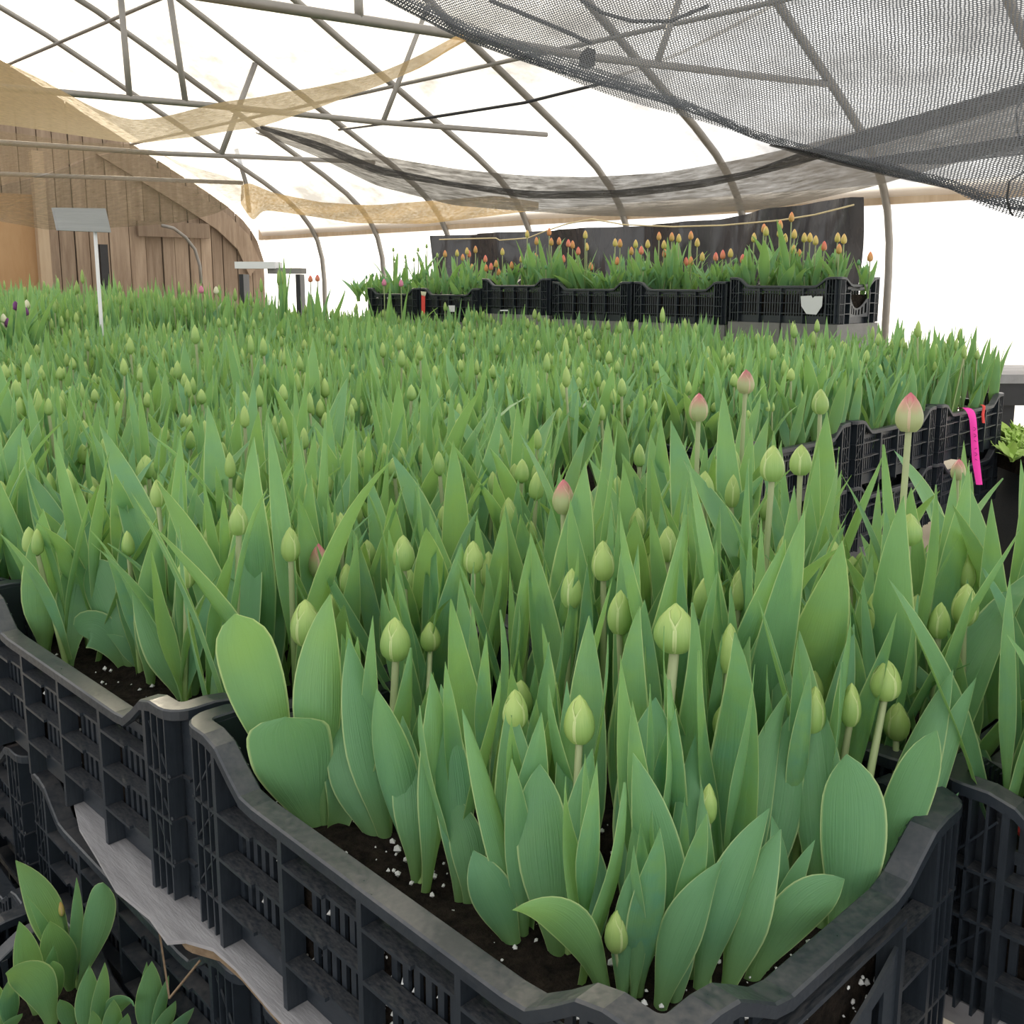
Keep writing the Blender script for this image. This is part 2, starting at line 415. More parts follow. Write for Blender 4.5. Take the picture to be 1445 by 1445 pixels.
# cables
b = MB().tube([at_t(x, y, t) for x, y, t in ((478, 183, 8.15), (600, 167, 6.3), (740, 145, 5.6), (840, 120, 5.1), (960, 75, 4.4), (1090, 8, 3.6), (1180, -40, 3.1))], 0.012, 6)
tag(b.obj('power_cable', M['cable'], smooth=True), 'black cable slung under the film across the hoops', 'cable')
b = MB().tube([at_y(x, y, 3.0) for x, y in ((690, 0), (740, 20), (800, 45), (835, 62))], 0.006, 6)
tag(b.obj('net_cord', M['cable'], smooth=True), 'dark cord above the knitted net, left of the clump', 'cord', 'net cords')
b = MB().tube([at_y(x, y, 2.8) for x, y in ((820, 0), (850, 18), (890, 30), (945, 30), (1000, 8))], 0.005, 6)
tag(b.obj('net_cord', M['cable'], smooth=True), 'looping dark cord above the knitted net', 'cord', 'net cords')

# wooden end wall: each plank cut to the hoop line
ew = empty('wall_end', tun(T_END, 2.5, 0)); tag(ew, 'weathered vertical barn boards closing the tunnel end', kind='structure')
ew_inv = Matrix.Translation(Vector(tun(T_END, 2.5, 0)))
v = 0.02; k = 0
while v < 9.3:
    w = random.uniform(0.15, 0.25); v1 = min(v + w, 9.38)
    a, c = v + 0.006, v1 - 0.006; t0 = T_END + random.uniform(-0.012, 0.012); b = MB()
    vs = [a, (a + c) / 2, c]; top = [prof_z(x) - 0.02 for x in vs]
    P = [tun(t0, x, 0.0) for x in vs] + [tun(t0, x, z) for x, z in zip(vs, top)]
    Q = [tun(t0 + 0.025, x, 0.0) for x in vs] + [tun(t0 + 0.025, x, z) for x, z in zip(vs, top)]
    c0 = tun(T_END, 2.5, 0)
    b.add([p - c0 for p in P] + [p - c0 for p in Q], [(0, 1, 4, 3), (1, 2, 5, 4), (7, 6, 9, 10), (8, 7, 10, 11), (3, 4, 10, 9), (4, 5, 11, 10), (0, 3, 9, 6), (2, 8, 11, 5), (0, 6, 7, 1), (1, 7, 8, 2)])
    b.obj('plank', M['barnwood'], ew); v = v1; k += 1
b = MB()
P = [tun(T_END + 0.05, v_, 0.0) for v_, z_ in PROF[1:-1]]; Q = [tun(T_END + 0.05, v_, z_ - 0.03) for v_, z_ in PROF[1:-1]]; c0 = tun(T_END, 2.5, 0)
b.grid(np.stack([P, Q], 1) - c0).obj('gap_light_block', M['cable'], ew)  # black sheet added behind the planks to stop bright sky in the gaps
def slab(name, x0, x1, z0, z1, t, th, mat, parent=None):   # an upright panel in a tunnel cross plane given by v
    b = MB(); c0 = np.array(parent.location) if parent is not None else np.zeros(3)
    P = [tun(tt, vv, zz) - c0 for tt in (t, t + th) for vv, zz in ((x0, z0), (x1, z0), (x1, z1), (x0, z1))]
    b.add(P, [(0, 1, 2, 3), (7, 6, 5, 4), (0, 4, 5, 1), (1, 5, 6, 2), (2, 6, 7, 3), (3, 7, 4, 0)]); return b.obj(name, mat, parent)
def v_at(x, y, t): P = at_t(x, y, t); return TS - P[:2] @ TR, P[2]
tag(slab('trim_1', v_at(296, 330, 11.9)[0], v_at(195, 320, 11.9)[0], v_at(250, 335, 11.9)[1], v_at(250, 314, 11.9)[1], 11.9, 0.05, M['barnwood']), 'reddish horizontal rail nailed across the barn boards', kind='structure')
# sloping trim board along the end hoop
b = MB(); pr = [(0.06, 1.55), (0.22, 1.90), (0.5, 2.14), (1.0, 2.43), (2.0, 2.95)]
for dv, dz in ((0, 0),): pass
P0 = [tun(11.93, v_ + 0.05, z_ - 0.05) for v_, z_ in pr]; P1 = [tun(11.93, v_ + 0.22, z_ - 0.24) for v_, z_ in pr]
P2 = [p + np.array([*(TA * 0.03), 0]) for p in P0]; P3 = [p + np.array([*(TA * 0.03), 0]) for p in P1]
b.grid([P0, P1]).grid([P2, P3]).grid([P0, P2]).grid([P1, P3])
tag(b.obj('trim_2', M['barnwood']), 'sloping dark trim board under the gable edge', kind='structure')
# plywood door panel with a pale post
dv = empty('plywood_partition', tun(11.3, v_at(30, 380, 11.3)[0], 0)); tag(dv, 'orange plywood partition with a pale post beside the barn boards', 'partition')
va, vb = v_at(52, 350, 11.3)[0], v_at(-160, 350, 11.3)[0]
for k in range(2):
    v0 = va + (vb - va) * k / 2; v1 = va + (vb - va) * (k + 1) / 2 - 0.006
    slab('sheet', v0, v1, 0.0, 2.15, 11.3, 0.02, M['plywood'], dv)
slab('post', v_at(70, 350, 11.24)[0], v_at(54, 350, 11.24)[0], 0.0, 2.6, 11.22, 0.09, M['lumber'], dv)
sg = empty('sign_panel', at_y(118, 310, 4.75) * np.array([1, 1, 0])); tag(sg, 'pale grey blank panel board on a white post before the barn boards', 'panel')
P = [at_y(x, y, 4.75) for x, y in ((76, 293), (149, 294), (157, 328), (83, 325))]; c0 = np.array(sg.location)
b = MB(); off = np.array([*(TA * 0.03), 0])
b.add([p - c0 for p in P] + [p + off - c0 for p in P], [(0, 1, 2, 3), (7, 6, 5, 4), (0, 4, 5, 1), (1, 5, 6, 2), (2, 6, 7, 3), (3, 7, 4, 0)]).obj('board', M['panel'], sg)
p = at_y(134, 326, 4.77); MB().tube([p - c0, np.array([p[0], p[1], 0.0]) - c0], 0.009, 8).obj('post', M['white'], sg, True)
p = at_t(144, 345, 11.6); b = MB().box((p[0], p[1], p[2] / 2), (0.09, 0.09, p[2]), PI / 4)
tag(b.obj('dark_post', M['cable']), 'short dark post just beside the white sign post', 'post')
b = MB().tube([at_t(x, y, 11.5) for x, y in ((228, 318), (245, 322), (262, 335), (275, 352), (282, 375), (284, 400))], 0.02, 8)
tag(b.obj('bent_pipe', M['steel'], smooth=True), 'thin bent grey pipe curving down before the barn boards', 'pipe')
# small bench outside the wall end
bn = empty('plank_bench', at_y(385, 400, 9.2) * np.array([1, 1, 0])); tag(bn, 'small pale plank bench by the bright gap at the barn boards', 'bench')
c0 = np.array(bn.location); p0 = at_y(340, 371, 9.2); p1 = at_y(428, 378, 9.2)
b = MB(); mid = (p0 + p1) / 2 - c0; b.box((mid[0] - 0.12, mid[1], mid[2]), (0.36, 0.3, 0.06)).obj('top', M['white'], bn)
MB().box((mid[0] + 0.13, mid[1] + 0.02, mid[2] - 0.05), (0.30, 0.25, 0.05)).obj('shelf', M['concrete'], bn)
for dx in (-0.26, 0.25): MB().box((mid[0] + dx, mid[1], (mid[2] - 0.08) / 2), (0.04, 0.2, mid[2] - 0.08)).obj('leg', M['cable'], bn)

# black plastic sheet on the side wall
ta, tb = 3.45, 8.25
nt_, nz_ = 60, 14; rows = []
for i in range(nt_):
    t = ta + (tb - ta) * i / (nt_ - 1); row = []
    for j in range(nz_):
        q = j / (nz_ - 1); z = 0.35 + q * (1.72 - 0.35)
        fold = 0.075 * math.sin(t * 7.3 + 2.1 * math.sin(q * 3 + t)) * (0.4 + 0.6 * q) + 0.03 * math.sin(t * 17 + q * 5)
        edge = 0.10 * (1 - q) * math.exp(-((t - ta) / 0.3) ** 2)
        row.append(tun(t + edge * 1.6, 0.14 + fold + 0.05, z + 0.12 * math.exp(-((t - 3.6) / 0.9) ** 2) * q))
    rows.append(row)
tp = MB().grid(rows).obj('side_curtain', M['tarp'], smooth=True); tag(tp, 'crinkled black plastic curtain hung along the side wall', 'curtain')
rp = [(620, 338), (700, 336), (705, 339), (745, 336), (770, 326), (800, 316), (835, 309), (880, 317), (950, 320), (1020, 318), (1100, 311), (1150, 303), (1205, 289)]
b = MB().tube([tun(0, 0, 0) * 0 + (lambda d: np.array([d[0], d[1], d[2]]))(ray(x, y) * ((TS - 0.34) / (ray(x, y)[:2] @ TR))) + np.array([0, 0, CAMZ]) for x, y in rp], 0.006, 6)
tag(b.obj('rope', M['rope'], smooth=True), 'yellow rope stretched across the black plastic curtain', 'rope')

# ------------------------------------------------------------------ shade nets
def resample(poly, n):
    P = np.array(poly, float); d = np.r_[0, np.cumsum(np.linalg.norm(np.diff(P, axis=0), axis=1))]; d /= d[-1]
    s = np.linspace(0, 1, n)
    Q = np.stack([np.interp(s, d, P[:, i]) for i in range(P.shape[1])], 1)
    for _ in range(2): Q[1:-1] = 0.25 * Q[:-2] + 0.5 * Q[1:-1] + 0.25 * Q[2:]
    return Q
def net(name, mat, top, bot, label, n=48, m=12, sag=0.0, ripple=0.006, parent=None, cat='net'):
    """top / bot: (pixel x, pixel y, metres ahead) polylines; a sheet lofted between them that sags between its edges"""
    A = resample([at_y(*p) for p in top], n); B = resample([at_y(*p) for p in bot], n); G = np.zeros((n, m, 3)); UV = np.zeros((n, m, 2))
    s = np.r_[0, np.cumsum(np.linalg.norm(np.diff(B, axis=0), axis=1))]
    for j in range(m):
        q = j / (m - 1); G[:, j] = A * (1 - q) + B * q
        G[:, j, 2] -= sag * math.sin(PI * q)
        G[:, j, 1] += ripple * np.sin(s * 14 + q * 7) + ripple * 0.7 * np.sin(s * 31 + q * 3 + 1)
        UV[:, j, 0] = s; UV[:, j, 1] = q * np.linalg.norm(A - B, axis=1).mean()
    o = MB().grid(G, UV).obj(name, mat, parent, True)
    if label: tag(o, label, cat)
    return o
# the near knitted net: far edge sags in view, the cloth stops short of the viewer, cut to let light in
far = [(470, -40, 1.55), (545, 2, 1.55), (600, 30, 1.56), (650, 55, 1.58), (740, 88, 1.62), (830, 116, 1.66), (950, 150, 1.70), (1010, 172, 1.70), (1060, 196, 1.68), (1130, 216, 1.64), (1210, 236, 1.58), (1290, 256, 1.52), (1330, 262, 1.50), (1390, 288, 1.46), (1450, 300, 1.42), (1530, 322, 1.36)]
F_ = resample([at_y(*p) for p in far], 70); ss = np.r_[0, np.cumsum(np.linalg.norm(np.diff(F_, axis=0), axis=1))]
near = resample([(-0.15, 1.00, CAMZ + 0.66), (0.4, 0.85, CAMZ + 0.60), (0.9, 0.68, CAMZ + 0.55), (1.5, 0.50, CAMZ + 0.54)], 70)
G = np.zeros((70, 40, 3)); UV = np.zeros((70, 40, 2))
ln = np.linalg.norm(near - F_, axis=1).mean()
for j in range(40):
    q = j / 39; e = q ** 0.85
    G[:, j] = F_ * (1 - q) + near * q
    G[:, j, 2] += 0.09 * math.sin(PI * q) * (0.6 + 0.4 * np.cos(ss * 2)) + 0.012 * np.sin(ss * 9 + q * 9) * (1 - q)
    UV[:, j, 0] = ss; UV[:, j, 1] = q * ln
nn = empty('shade_net', (float(F_[35, 0]), float(F_[35, 1]), float(F_[35, 2]))); tag(nn, 'dark knitted shade net hanging close overhead with visible mesh holes', 'net')
c0 = np.array(nn.location)
MB().grid(G - c0, UV).obj('net_cloth', M['net_near'], nn, True)
# doubled hem along the far edge
H1 = F_.copy(); H2 = F_ + np.array([0.0, 0.01, 0.028]) * (0.6 + 0.5 * np.sin(ss * 5))[:, None]; H3 = F_ + np.array([0, -0.012, 0.012])
MB().grid(np.stack([H2, H1, H3], 1) - c0, np.stack([np.stack([ss, ss * 0 + i * 0.02 + 0.003], 1) for i in range(3)], 1)).obj('hem', M['net_near'], nn, True)
# folded thicker band of the net near its right end
A_ = resample([at_y(*p) for p in ((1085, 203, 1.67), (1180, 217, 1.62), (1250, 226, 1.57), (1345, 264, 1.50))], 24); B_ = resample([at_y(*p) for p in ((1085, 206, 1.67), (1180, 232, 1.60), (1250, 248, 1.55), (1345, 268, 1.50))], 24)
MB().grid(np.stack([A_, (A_ + B_) / 2 + np.array([0, -0.01, 0]), B_], 1) - c0, np.stack([np.stack([np.linspace(0, .5, 24), np.full(24, i * 0.02)], 1) for i in range(3)], 1)).obj('fold', M['net_dark'], nn, True)
for pts in (((1443, 140, 1.46), (1434, 155, 1.45), (1436, 185, 1.44), (1443, 205, 1.43)), ((1445, 243, 1.43), (1424, 256, 1.43), (1421, 280, 1.43), (1426, 300, 1.43), (1430, 304, 1.43))):
    MB().tube([at_y(*p) - c0 for p in pts], 0.0016, 5).obj('loose_thread', M['cable'], nn, True)
MB().add(*(lambda R: (R, [tuple(range(8))] + [(i, (i + 1) % 8, 8) for i in range(8)]))([at_y(830, 82, 1.70) - c0 + np.array([(0.012 + 0.004 * (k % 3)) * math.cos(k * PI / 4), 0.0, 0.017 * math.sin(k * PI / 4)]) for k in range(8)] + [at_y(830, 82, 1.68) - c0])).obj('clump', M['net_dark'], nn, True)

net('shade_cloth', M['net_backlit_tint'],
    [(-60, 66, 3.9), (0, 84, 3.9), (60, 112, 3.9), (130, 152, 3.9), (180, 170, 3.9), (235, 166, 3.9), (300, 146, 3.9), (400, 131, 3.85), (480, 117, 3.8), (560, 94, 3.75), (655, 46, 3.7)],
    [(-60, 168, 3.2), (0, 175, 3.2), (100, 190, 3.2), (190, 203, 3.25), (270, 194, 3.3), (370, 178, 3.35), (450, 152, 3.4), (500, 134, 3.45), (560, 110, 3.5), (600, 90, 3.55), (660, 52, 3.7)],
    'shade cloth tinted tan for backlight, sagging in a band under the sunlit film', sag=0.02)
net('shade_cloth', M['net_thin'],
    [(-60, 272, 5.6), (0, 262, 5.6), (60, 248, 5.6), (130, 222, 5.6), (200, 206, 5.6), (270, 235, 5.6), (345, 256, 5.6)],
    [(-60, 305, 5.2), (0, 312, 5.2), (70, 325, 5.2), (150, 322, 5.2), (250, 315, 5.2), (300, 303, 5.3), (342, 283, 5.5)],
    'brown shade cloth draped in front of the barn boards', sag=0.02)
net('shade_cloth', M['net_thin'],
    [(-60, 178, 4.6), (0, 185, 4.6), (70, 195, 4.6), (130, 202, 4.6), (195, 204, 4.6)],
    [(-60, 285, 5.0), (0, 262, 5.0), (60, 246, 5.0), (130, 220, 5.0), (200, 207, 5.0)],
    'grey shade cloth triangle hanging between the tan cloths', sag=0.0)
sw = net('shade_cloth', M['net_grey'],
    [(368, 176, 5.9), (450, 190, 5.8), (530, 219, 5.6), (640, 238, 5.4), (740, 248, 5.2), (835, 250, 5.0), (945, 243, 4.8), (1060, 222, 4.5), (1200, 188, 4.1), (1330, 152, 3.8), (1500, 105, 3.5)],
    [(360, 186, 5.8), (450, 222, 5.6), (530, 262, 5.3), (640, 290, 5.0), (740, 298, 4.7), (850, 305, 4.5), (945, 306, 4.3), (1100, 293, 4.0), (1230, 264, 3.7), (1330, 235, 3.5), (1500, 190, 3.2)],
    'long grey shade cloth sagging across the tunnel over the black curtain', n=80, sag=0.03)
def strip(top, bot, nm='fold_band', mat='net_dark', n=60):
    A = resample([at_y(*p) for p in top], n); B = resample([at_y(*p) for p in bot], n); s = np.linspace(0, 4, n)
    MB().grid(np.stack([A, (A + B) / 2 - np.array([0, 0.02, 0]), B], 1), np.stack([np.stack([s, s * 0 + i * 0.05], 1) for i in range(3)], 1)).obj(nm, M[mat], sw, True)
strip([(368, 177, 5.7), (450, 200, 5.5), (530, 234, 5.2), (640, 257, 4.9), (750, 270, 4.6), (880, 268, 4.35), (1000, 252, 4.1), (1100, 232, 3.9), (1210, 205, 3.7)],
      [(368, 182, 5.7), (450, 212, 5.5), (530, 246, 5.2), (640, 264, 4.9), (750, 281, 4.6), (880, 279, 4.35), (1000, 264, 4.1), (1100, 240, 3.9), (1210, 209, 3.7)])
strip([(1060, 240, 3.75), (1200, 190, 3.7), (1300, 160, 3.6), (1460, 112, 3.4)], [(1060, 242, 3.75), (1200, 214, 3.7), (1300, 188, 3.6), (1460, 140, 3.4)])
strip([(1190, 228, 3.55), (1330, 208, 3.4), (1460, 188, 3.2)], [(1190, 231, 3.55), (1330, 232, 3.4), (1460, 216, 3.2)])
net('shade_cloth', M['net_backlit_tint'],
    [(340, 262, 6.4), (348, 256, 6.4), (385, 272, 6.3), (450, 285, 6.2), (520, 290, 6.1), (600, 284, 6.0), (700, 276, 5.9), (760, 285, 5.8)],
    [(340, 288, 6.4), (356, 314, 6.4), (372, 296, 6.3), (430, 304, 6.2), (500, 315, 6.1), (600, 316, 6.0), (700, 304, 5.9), (760, 296, 5.8)],
    'pale narrow net strip pinned up at a point near the barn boards', n=60, sag=0.0)

# ------------------------------------------------------------------ crates
CL, CW, CH = 0.60, 0.41, 0.215
INS = 0.021
def sst(a, b, x): q = min(1, max(0, (x - a) / (b - a))); return q * q * (3 - 2 * q)
def dip_long(x): return 0.040 * (1 - sst(0.175, 0.245, abs(x)))
def dip_short(y): return 0.034 * (1 - sst(0.075, 0.150, abs(y)))
def rim_mesh():
    R = 0.028; pts = []
    xs = list(np.linspace(-CL / 2 + R, CL / 2 - R, 26)); ys = list(np.linspace(-CW / 2 + R, CW / 2 - R, 18))
    arc = lambda cx, cy, a0: [(cx + R * math.cos(a0 + PI / 2 * k / 5), cy + R * math.sin(a0 + PI / 2 * k / 5), 0.0, math.cos(a0 + PI / 2 * k / 5), math.sin(a0 + PI / 2 * k / 5)) for k in range(1, 5)]
    hx, hy = CL / 2 - R, CW / 2 - R
    pts += [(x, -CW / 2, dip_long(x), 0, -1) for x in xs] + arc(hx, -hy, -PI / 2)
    pts += [(CL / 2, y, dip_short(y), 1, 0) for y in ys] + arc(hx, hy, 0)
    pts += [(x, CW / 2, dip_long(x), 0, 1) for x in xs[::-1]] + arc(-hx, hy, PI / 2)
    pts += [(-CL / 2, y, dip_short(y), -1, 0) for y in ys[::-1]] + arc(-hx, -hy, PI)
    prof = [(0.004, -0.013), (0.0, -0.011), (0.0, -0.0015), (0.002, 0.0), (0.0215, 0.0), (0.023, -0.0015), (0.023, -0.008), (0.019, -0.008)]
    n, m = len(pts), len(prof); V = []
    for x, y, d, nx, ny in pts:
        for i, z in prof: V.append((x - nx * i, y - ny * i, CH - d + z))
    F = [(a * m + b, ((a + 1) % n) * m + b, ((a + 1) % n) * m + (b + 1) % m, a * m + (b + 1) % m) for a in range(n) for b in range(m)]
    return MB().add(V, F).mesh('rim', M['crate'])
RIM_ME = rim_mesh()
UBOX = MB().box((0, 0, 0), (1, 1, 1)).mesh('unit_bar', M['crate'])
LED_Z = (0.046, 0.094, 0.140)
RIBX = (-0.235, -0.118, 0.0, 0.118, 0.235)
def crate_pieces():
    """every straight bar of the crate as (name, side, centre, size)"""
    out = []
    def rail(side, name, a0, a1, z, dep=0.019, th=0.0035, inset=0.001):
        s = -1 if side in ('yn', 'xn') else 1
        if side[0] == 'y': out.append((name, side, ((a0 + a1) / 2, s * (CW / 2 - inset - dep / 2), z), (a1 - a0, dep, th)))
        else: out.append((name, side, (s * (CL / 2 - inset - dep / 2), (a0 + a1) / 2, z), (dep, a1 - a0, th)))
    def post(side, name, a, wid, z0, z1, dep, inset):
        s = -1 if side in ('yn', 'xn') else 1
        if side[0] == 'y': out.append((name, side, (a, s * (CW / 2 - inset - dep / 2), (z0 + z1) / 2), (wid, dep, z1 - z0)))
        else: out.append((name, side, (s * (CL / 2 - inset - dep / 2), a, (z0 + z1) / 2), (dep, wid, z1 - z0)))
    for side in ('yn', 'yp'):
        post(side, 'base_panel', 0.0, 0.53, 0.0, 0.034, 0.003, INS)
        for x in RIBX: post(side, 'rib', x, 0.0065, 0.0, CH - dip_long(x) - 0.006, 0.021, 0.001)
        for i in range(4):
            for z in LED_Z:
                h = (RIBX[i] + RIBX[i + 1]) / 2
                rail(side, 'ledge', RIBX[i] + 0.003, h + 0.006, z); rail(side, 'ledge', h + 0.006, RIBX[i + 1] - 0.003, z + 0.0, 0.015, 0.0035, 0.005)
        for s in (-1, 1):
            for k in range(3): post(side, 'fin', s * (0.250 + 0.0145 * k), 0.0025, 0.004, CH - 0.008, 0.017, 0.002)
            for z in LED_Z: rail(side, 'ledge', min(s * 0.238, s * 0.284), max(s * 0.238, s * 0.284), z - 0.002, 0.017, 0.003, 0.002)
            post(side, 'corner_panel', s * 0.260, 0.052, 0.0, CH - 0.006, 0.003, INS)
        x = -0.226
        while x < 0.2265:
            if min(abs(x - r) for r in RIBX) > 0.007: post(side, 'slat', x, 0.0072, 0.032, CH - dip_long(x) - 0.005, 0.0035, INS)
            x += 0.01435
        rail(side, 'slat_rail', -0.235, 0.235, 0.155, 0.004, 0.012, INS - 0.001)
    for side in ('xn', 'xp'):
        post(side, 'base_panel', 0.0, 0.35, 0.0, 0.034, 0.003, INS)
        for y in (-0.145, -0.092, 0.092, 0.145): post(side, 'rib', y, 0.006, 0.0, CH - dip_short(y) - 0.006 - (0.03 if abs(y) < 0.1 else 0), 0.020, 0.001)
        for s in (-1, 1):
            for z in LED_Z: rail(side, 'ledge', min(s * 0.095, s * 0.142), max(s * 0.095, s * 0.142), z, 0.017)
            for z in LED_Z: rail(side, 'ledge', min(s * 0.148, s * 0.188), max(s * 0.148, s * 0.188), z - 0.002, 0.016, 0.003, 0.002)
            for k in range(3): post(side, 'fin', s * (0.158 + 0.0125 * k), 0.0025, 0.004, CH - 0.008, 0.016, 0.002)
            post(side, 'corner_panel', s * 0.165, 0.042, 0.0, CH - 0.006, 0.003, INS)
            for k in range(4): post(side, 'slat', s * (0.100 + 0.0125 * k), 0.0065, 0.032, CH - dip_short(0.1 + 0.0125 * k) - 0.005, 0.0035, INS)
        rail(side, 'handle_bar', -0.092, 0.092, CH - 0.034 - 0.026, 0.021, 0.004, 0.0)
        rail(side, 'handle_back', -0.092, 0.092, CH - 0.034 - 0.013, 0.003, 0.026, INS - 0.003)
    out.append(('crate_floor', 'z', (0, 0, 0.004), (CL - 0.05, CW - 0.05, 0.006)))
    return out
PIECES = crate_pieces()
def scoop_mesh(s):
    """curved handle panel of a short end: smooth lip dipping in the middle with slots left open"""
    b = MB(); n = 15; ys = np.linspace(-0.089, 0.089, n)
    top = [0.070 + 0.062 * (abs(y) / 0.089) ** 1.9 for y in ys]
    zs = [0.0, 0.22, 0.50, 0.80, 1.0]
    def pt(y, q, o): return (s * (CL / 2 - 0.004 - 0.012 * (1 - (y / 0.089) ** 2) - o), y, 0.03 + (top[int(np.argmin(abs(ys - y)))] - 0.03) * q)
    for i in range(n - 1):
        for j in range(4):
            if j in (1, 2) and i in (2, 4, 6, 8, 10, 12) and not (j == 2 and i in (6, 8) and False): continue
            q = [pt(ys[i], zs[j], 0), pt(ys[i + 1], zs[j], 0), pt(ys[i + 1], zs[j + 1], 0), pt(ys[i], zs[j + 1], 0)]
            r = [pt(ys[i], zs[j], .003), pt(ys[i + 1], zs[j], .003), pt(ys[i + 1], zs[j + 1], .003), pt(ys[i], zs[j + 1], .003)]
            b.add(q + r, [(0, 1, 2, 3), (7, 6, 5, 4), (0, 4, 5, 1), (1, 5, 6, 2), (2, 6, 7, 3), (3, 7, 4, 0)])
    return b.mesh('handle_panel', M['crate'])
SCOOP = {1: scoop_mesh(1), -1: scoop_mesh(-1)}
def brace_mb():
    b = MB()
    for sx in (-1, 1):
        for sy in (-1, 1):
            for z0, z1 in ((0.046, 0.092), (0.094, 0.138), (0.140, 0.190)):
                b.tube([(sx * 0.242, sy * (CW / 2 - 0.004), z1), (sx * 0.282, sy * (CW / 2 - 0.004), z0)], 0.0013, 4)
    return b
BRACE_ME = brace_mb().mesh('corner_brace', M['crate'])
def joined(skip_sides=()):
    b = MB()
    for nm, side, c, d in PIECES:
        if side not in skip_sides: b.box(c, d)
    return b.mesh('lattice', M['crate'])
LATTICE = joined()
LAT_PART = {k: joined(k) for k in (('yn', 'xp'), ('yn',))}
def crate(loc, rz, label, detail=(), group='black bulb crates', name='bulb_crate'):
    r = empty(name, loc, rz); tag(r, label, 'crate', group)
    link('rim', RIM_ME, r)
    if detail:
        o = link('lattice', LAT_PART[tuple(detail)], r); o['kind'] = 'stuff'
        for nm, side, c, d in PIECES:
            if side in detail:
                p = link(nm, UBOX, r); p.location = c; p.scale = d
    else:
        o = link('lattice', LATTICE, r); o['kind'] = 'stuff'
    o = link('corner_brace', BRACE_ME, r); o['kind'] = 'stuff'
    link('handle_panel', SCOOP[1], r); link('handle_panel', SCOOP[-1], r)
    return r
def soil(loc, rz, lab, z=0.12, name='potting_soil', seed=1, bits=140, sx=CL - 0.052, sy=CW - 0.052):
    rg = np.random.default_rng(seed); xs = np.linspace(-sx / 2, sx / 2, 26); ys = np.linspace(-sy / 2, sy / 2, 18)
    G = np.array([[(x, y, z + 0.005 * math.sin(x * 31 + seed) * math.cos(y * 27) + rg.normal(0, 0.0022)) for y in ys] for x in xs])
    o = MB().grid(G).obj(name, M['soil'], None, True); o.location = loc; o.rotation_euler = (0, 0, rz); tag(o, lab, 'soil', kind='stuff')
    # skirt of soil pressed against the slots of the crate
    b = MB(); e = 0.001
    for (x0, y0), (x1, y1) in (((-sx / 2, -sy / 2), (sx / 2, -sy / 2)), ((sx / 2, -sy / 2), (sx / 2, sy / 2)), ((sx / 2, sy / 2), (-sx / 2, sy / 2)), ((-sx / 2, sy / 2), (-sx / 2, -sy / 2))):
        b.add([(x0, y0, 0.008), (x1, y1, 0.008), (x1, y1, z), (x0, y0, z)], [(0, 1, 2, 3)])
    k = b.obj('soil_side', M['soil'], o); k['kind'] = 'stuff'
    if bits:
        b = MB()
        for i in range(bits):
            if rg.random() < 0.66:
                x, y, zz = rg.uniform(-sx / 2, sx / 2), rg.uniform(-sy / 2, sy / 2), z + 0.003
            else:
                zz = rg.uniform(0.03, z - 0.004)
                if rg.random() < 0.6: x, y = rg.uniform(-sx / 2, sx / 2), -sy / 2 - 0.001
                else: x, y = sx / 2 + 0.001, rg.uniform(-sy / 2, sy / 2)
            q = abs(rg.normal(0.0014, 0.0011)) + 0.0006
            V = [(x + q * rg.uniform(.6, 1.3), y, zz), (x - q * rg.uniform(.6, 1.3), y, zz), (x, y + q * rg.uniform(.6, 1.3), zz), (x, y - q * rg.uniform(.6, 1.3), zz), (x, y, zz + q), (x, y, zz - q)]
            b.add(V, [(0, 2, 4), (2, 1, 4), (1, 3, 4), (3, 0, 4), (2, 0, 5), (1, 2, 5), (3, 1, 5), (0, 3, 5)])
        k = b.obj('perlite', M['perlite'], o); k['kind'] = 'stuff'; k['label'] = 'white perlite crumbs on the soil'
    return o
def crate_at(u0, r0, rot=0.0, z=RIM - CH): return tuple(bed(u0, r0, z)), CRZ + rot
# (centre u, centre r): A front, B behind it, C next, D beside on the right
ZB = RIM - CH
LOC_A, RA = crate_at(-CL / 2, CW / 2)
crate(LOC_A, RA, 'black slotted bulb crate in front, its corner nearest the viewer', ('yn', 'xp'))
soil(LOC_A, RA, 'dark potting soil in the front crate', seed=3, bits=900)
LOC_B, RB = crate_at(CL / 2 + 0.016, CW / 2 - 0.012, math.radians(1.6))
crate(LOC_B, RB, 'black slotted bulb crate behind the front one along the board edge', ('yn',))
soil(LOC_B, RB, 'dark potting soil in the crate behind the front one', seed=4, bits=220)
LOC_C, RC = crate_at(CL * 1.5 + 0.035, CW / 2 - 0.045, math.radians(1))
crate(LOC_C, RC, 'black bulb crate third along the board edge, cut by the frame')
soil(LOC_C, RC, 'dark potting soil in the third crate along the edge', seed=5, bits=0)
LOC_D, RD = crate_at(-0.556 - CL / 2, 0.425 + CW / 2)
crate(LOC_D, RD, 'black bulb crate beside the front one at the frame edge', ('yn',))
soil(LOC_D, RD, 'dark potting soil in the crate beside the front one', seed=6, bits=150)
LOC_E, RE = crate_at(-0.556 + CL / 2 + 0.008, 0.425 + CW / 2)
crate(LOC_E, RE, 'black bulb crate hidden under tulips behind the crate at the frame edge')
soil(LOC_E, RE, 'dark potting soil below the tall pink tulip', seed=8, bits=0)
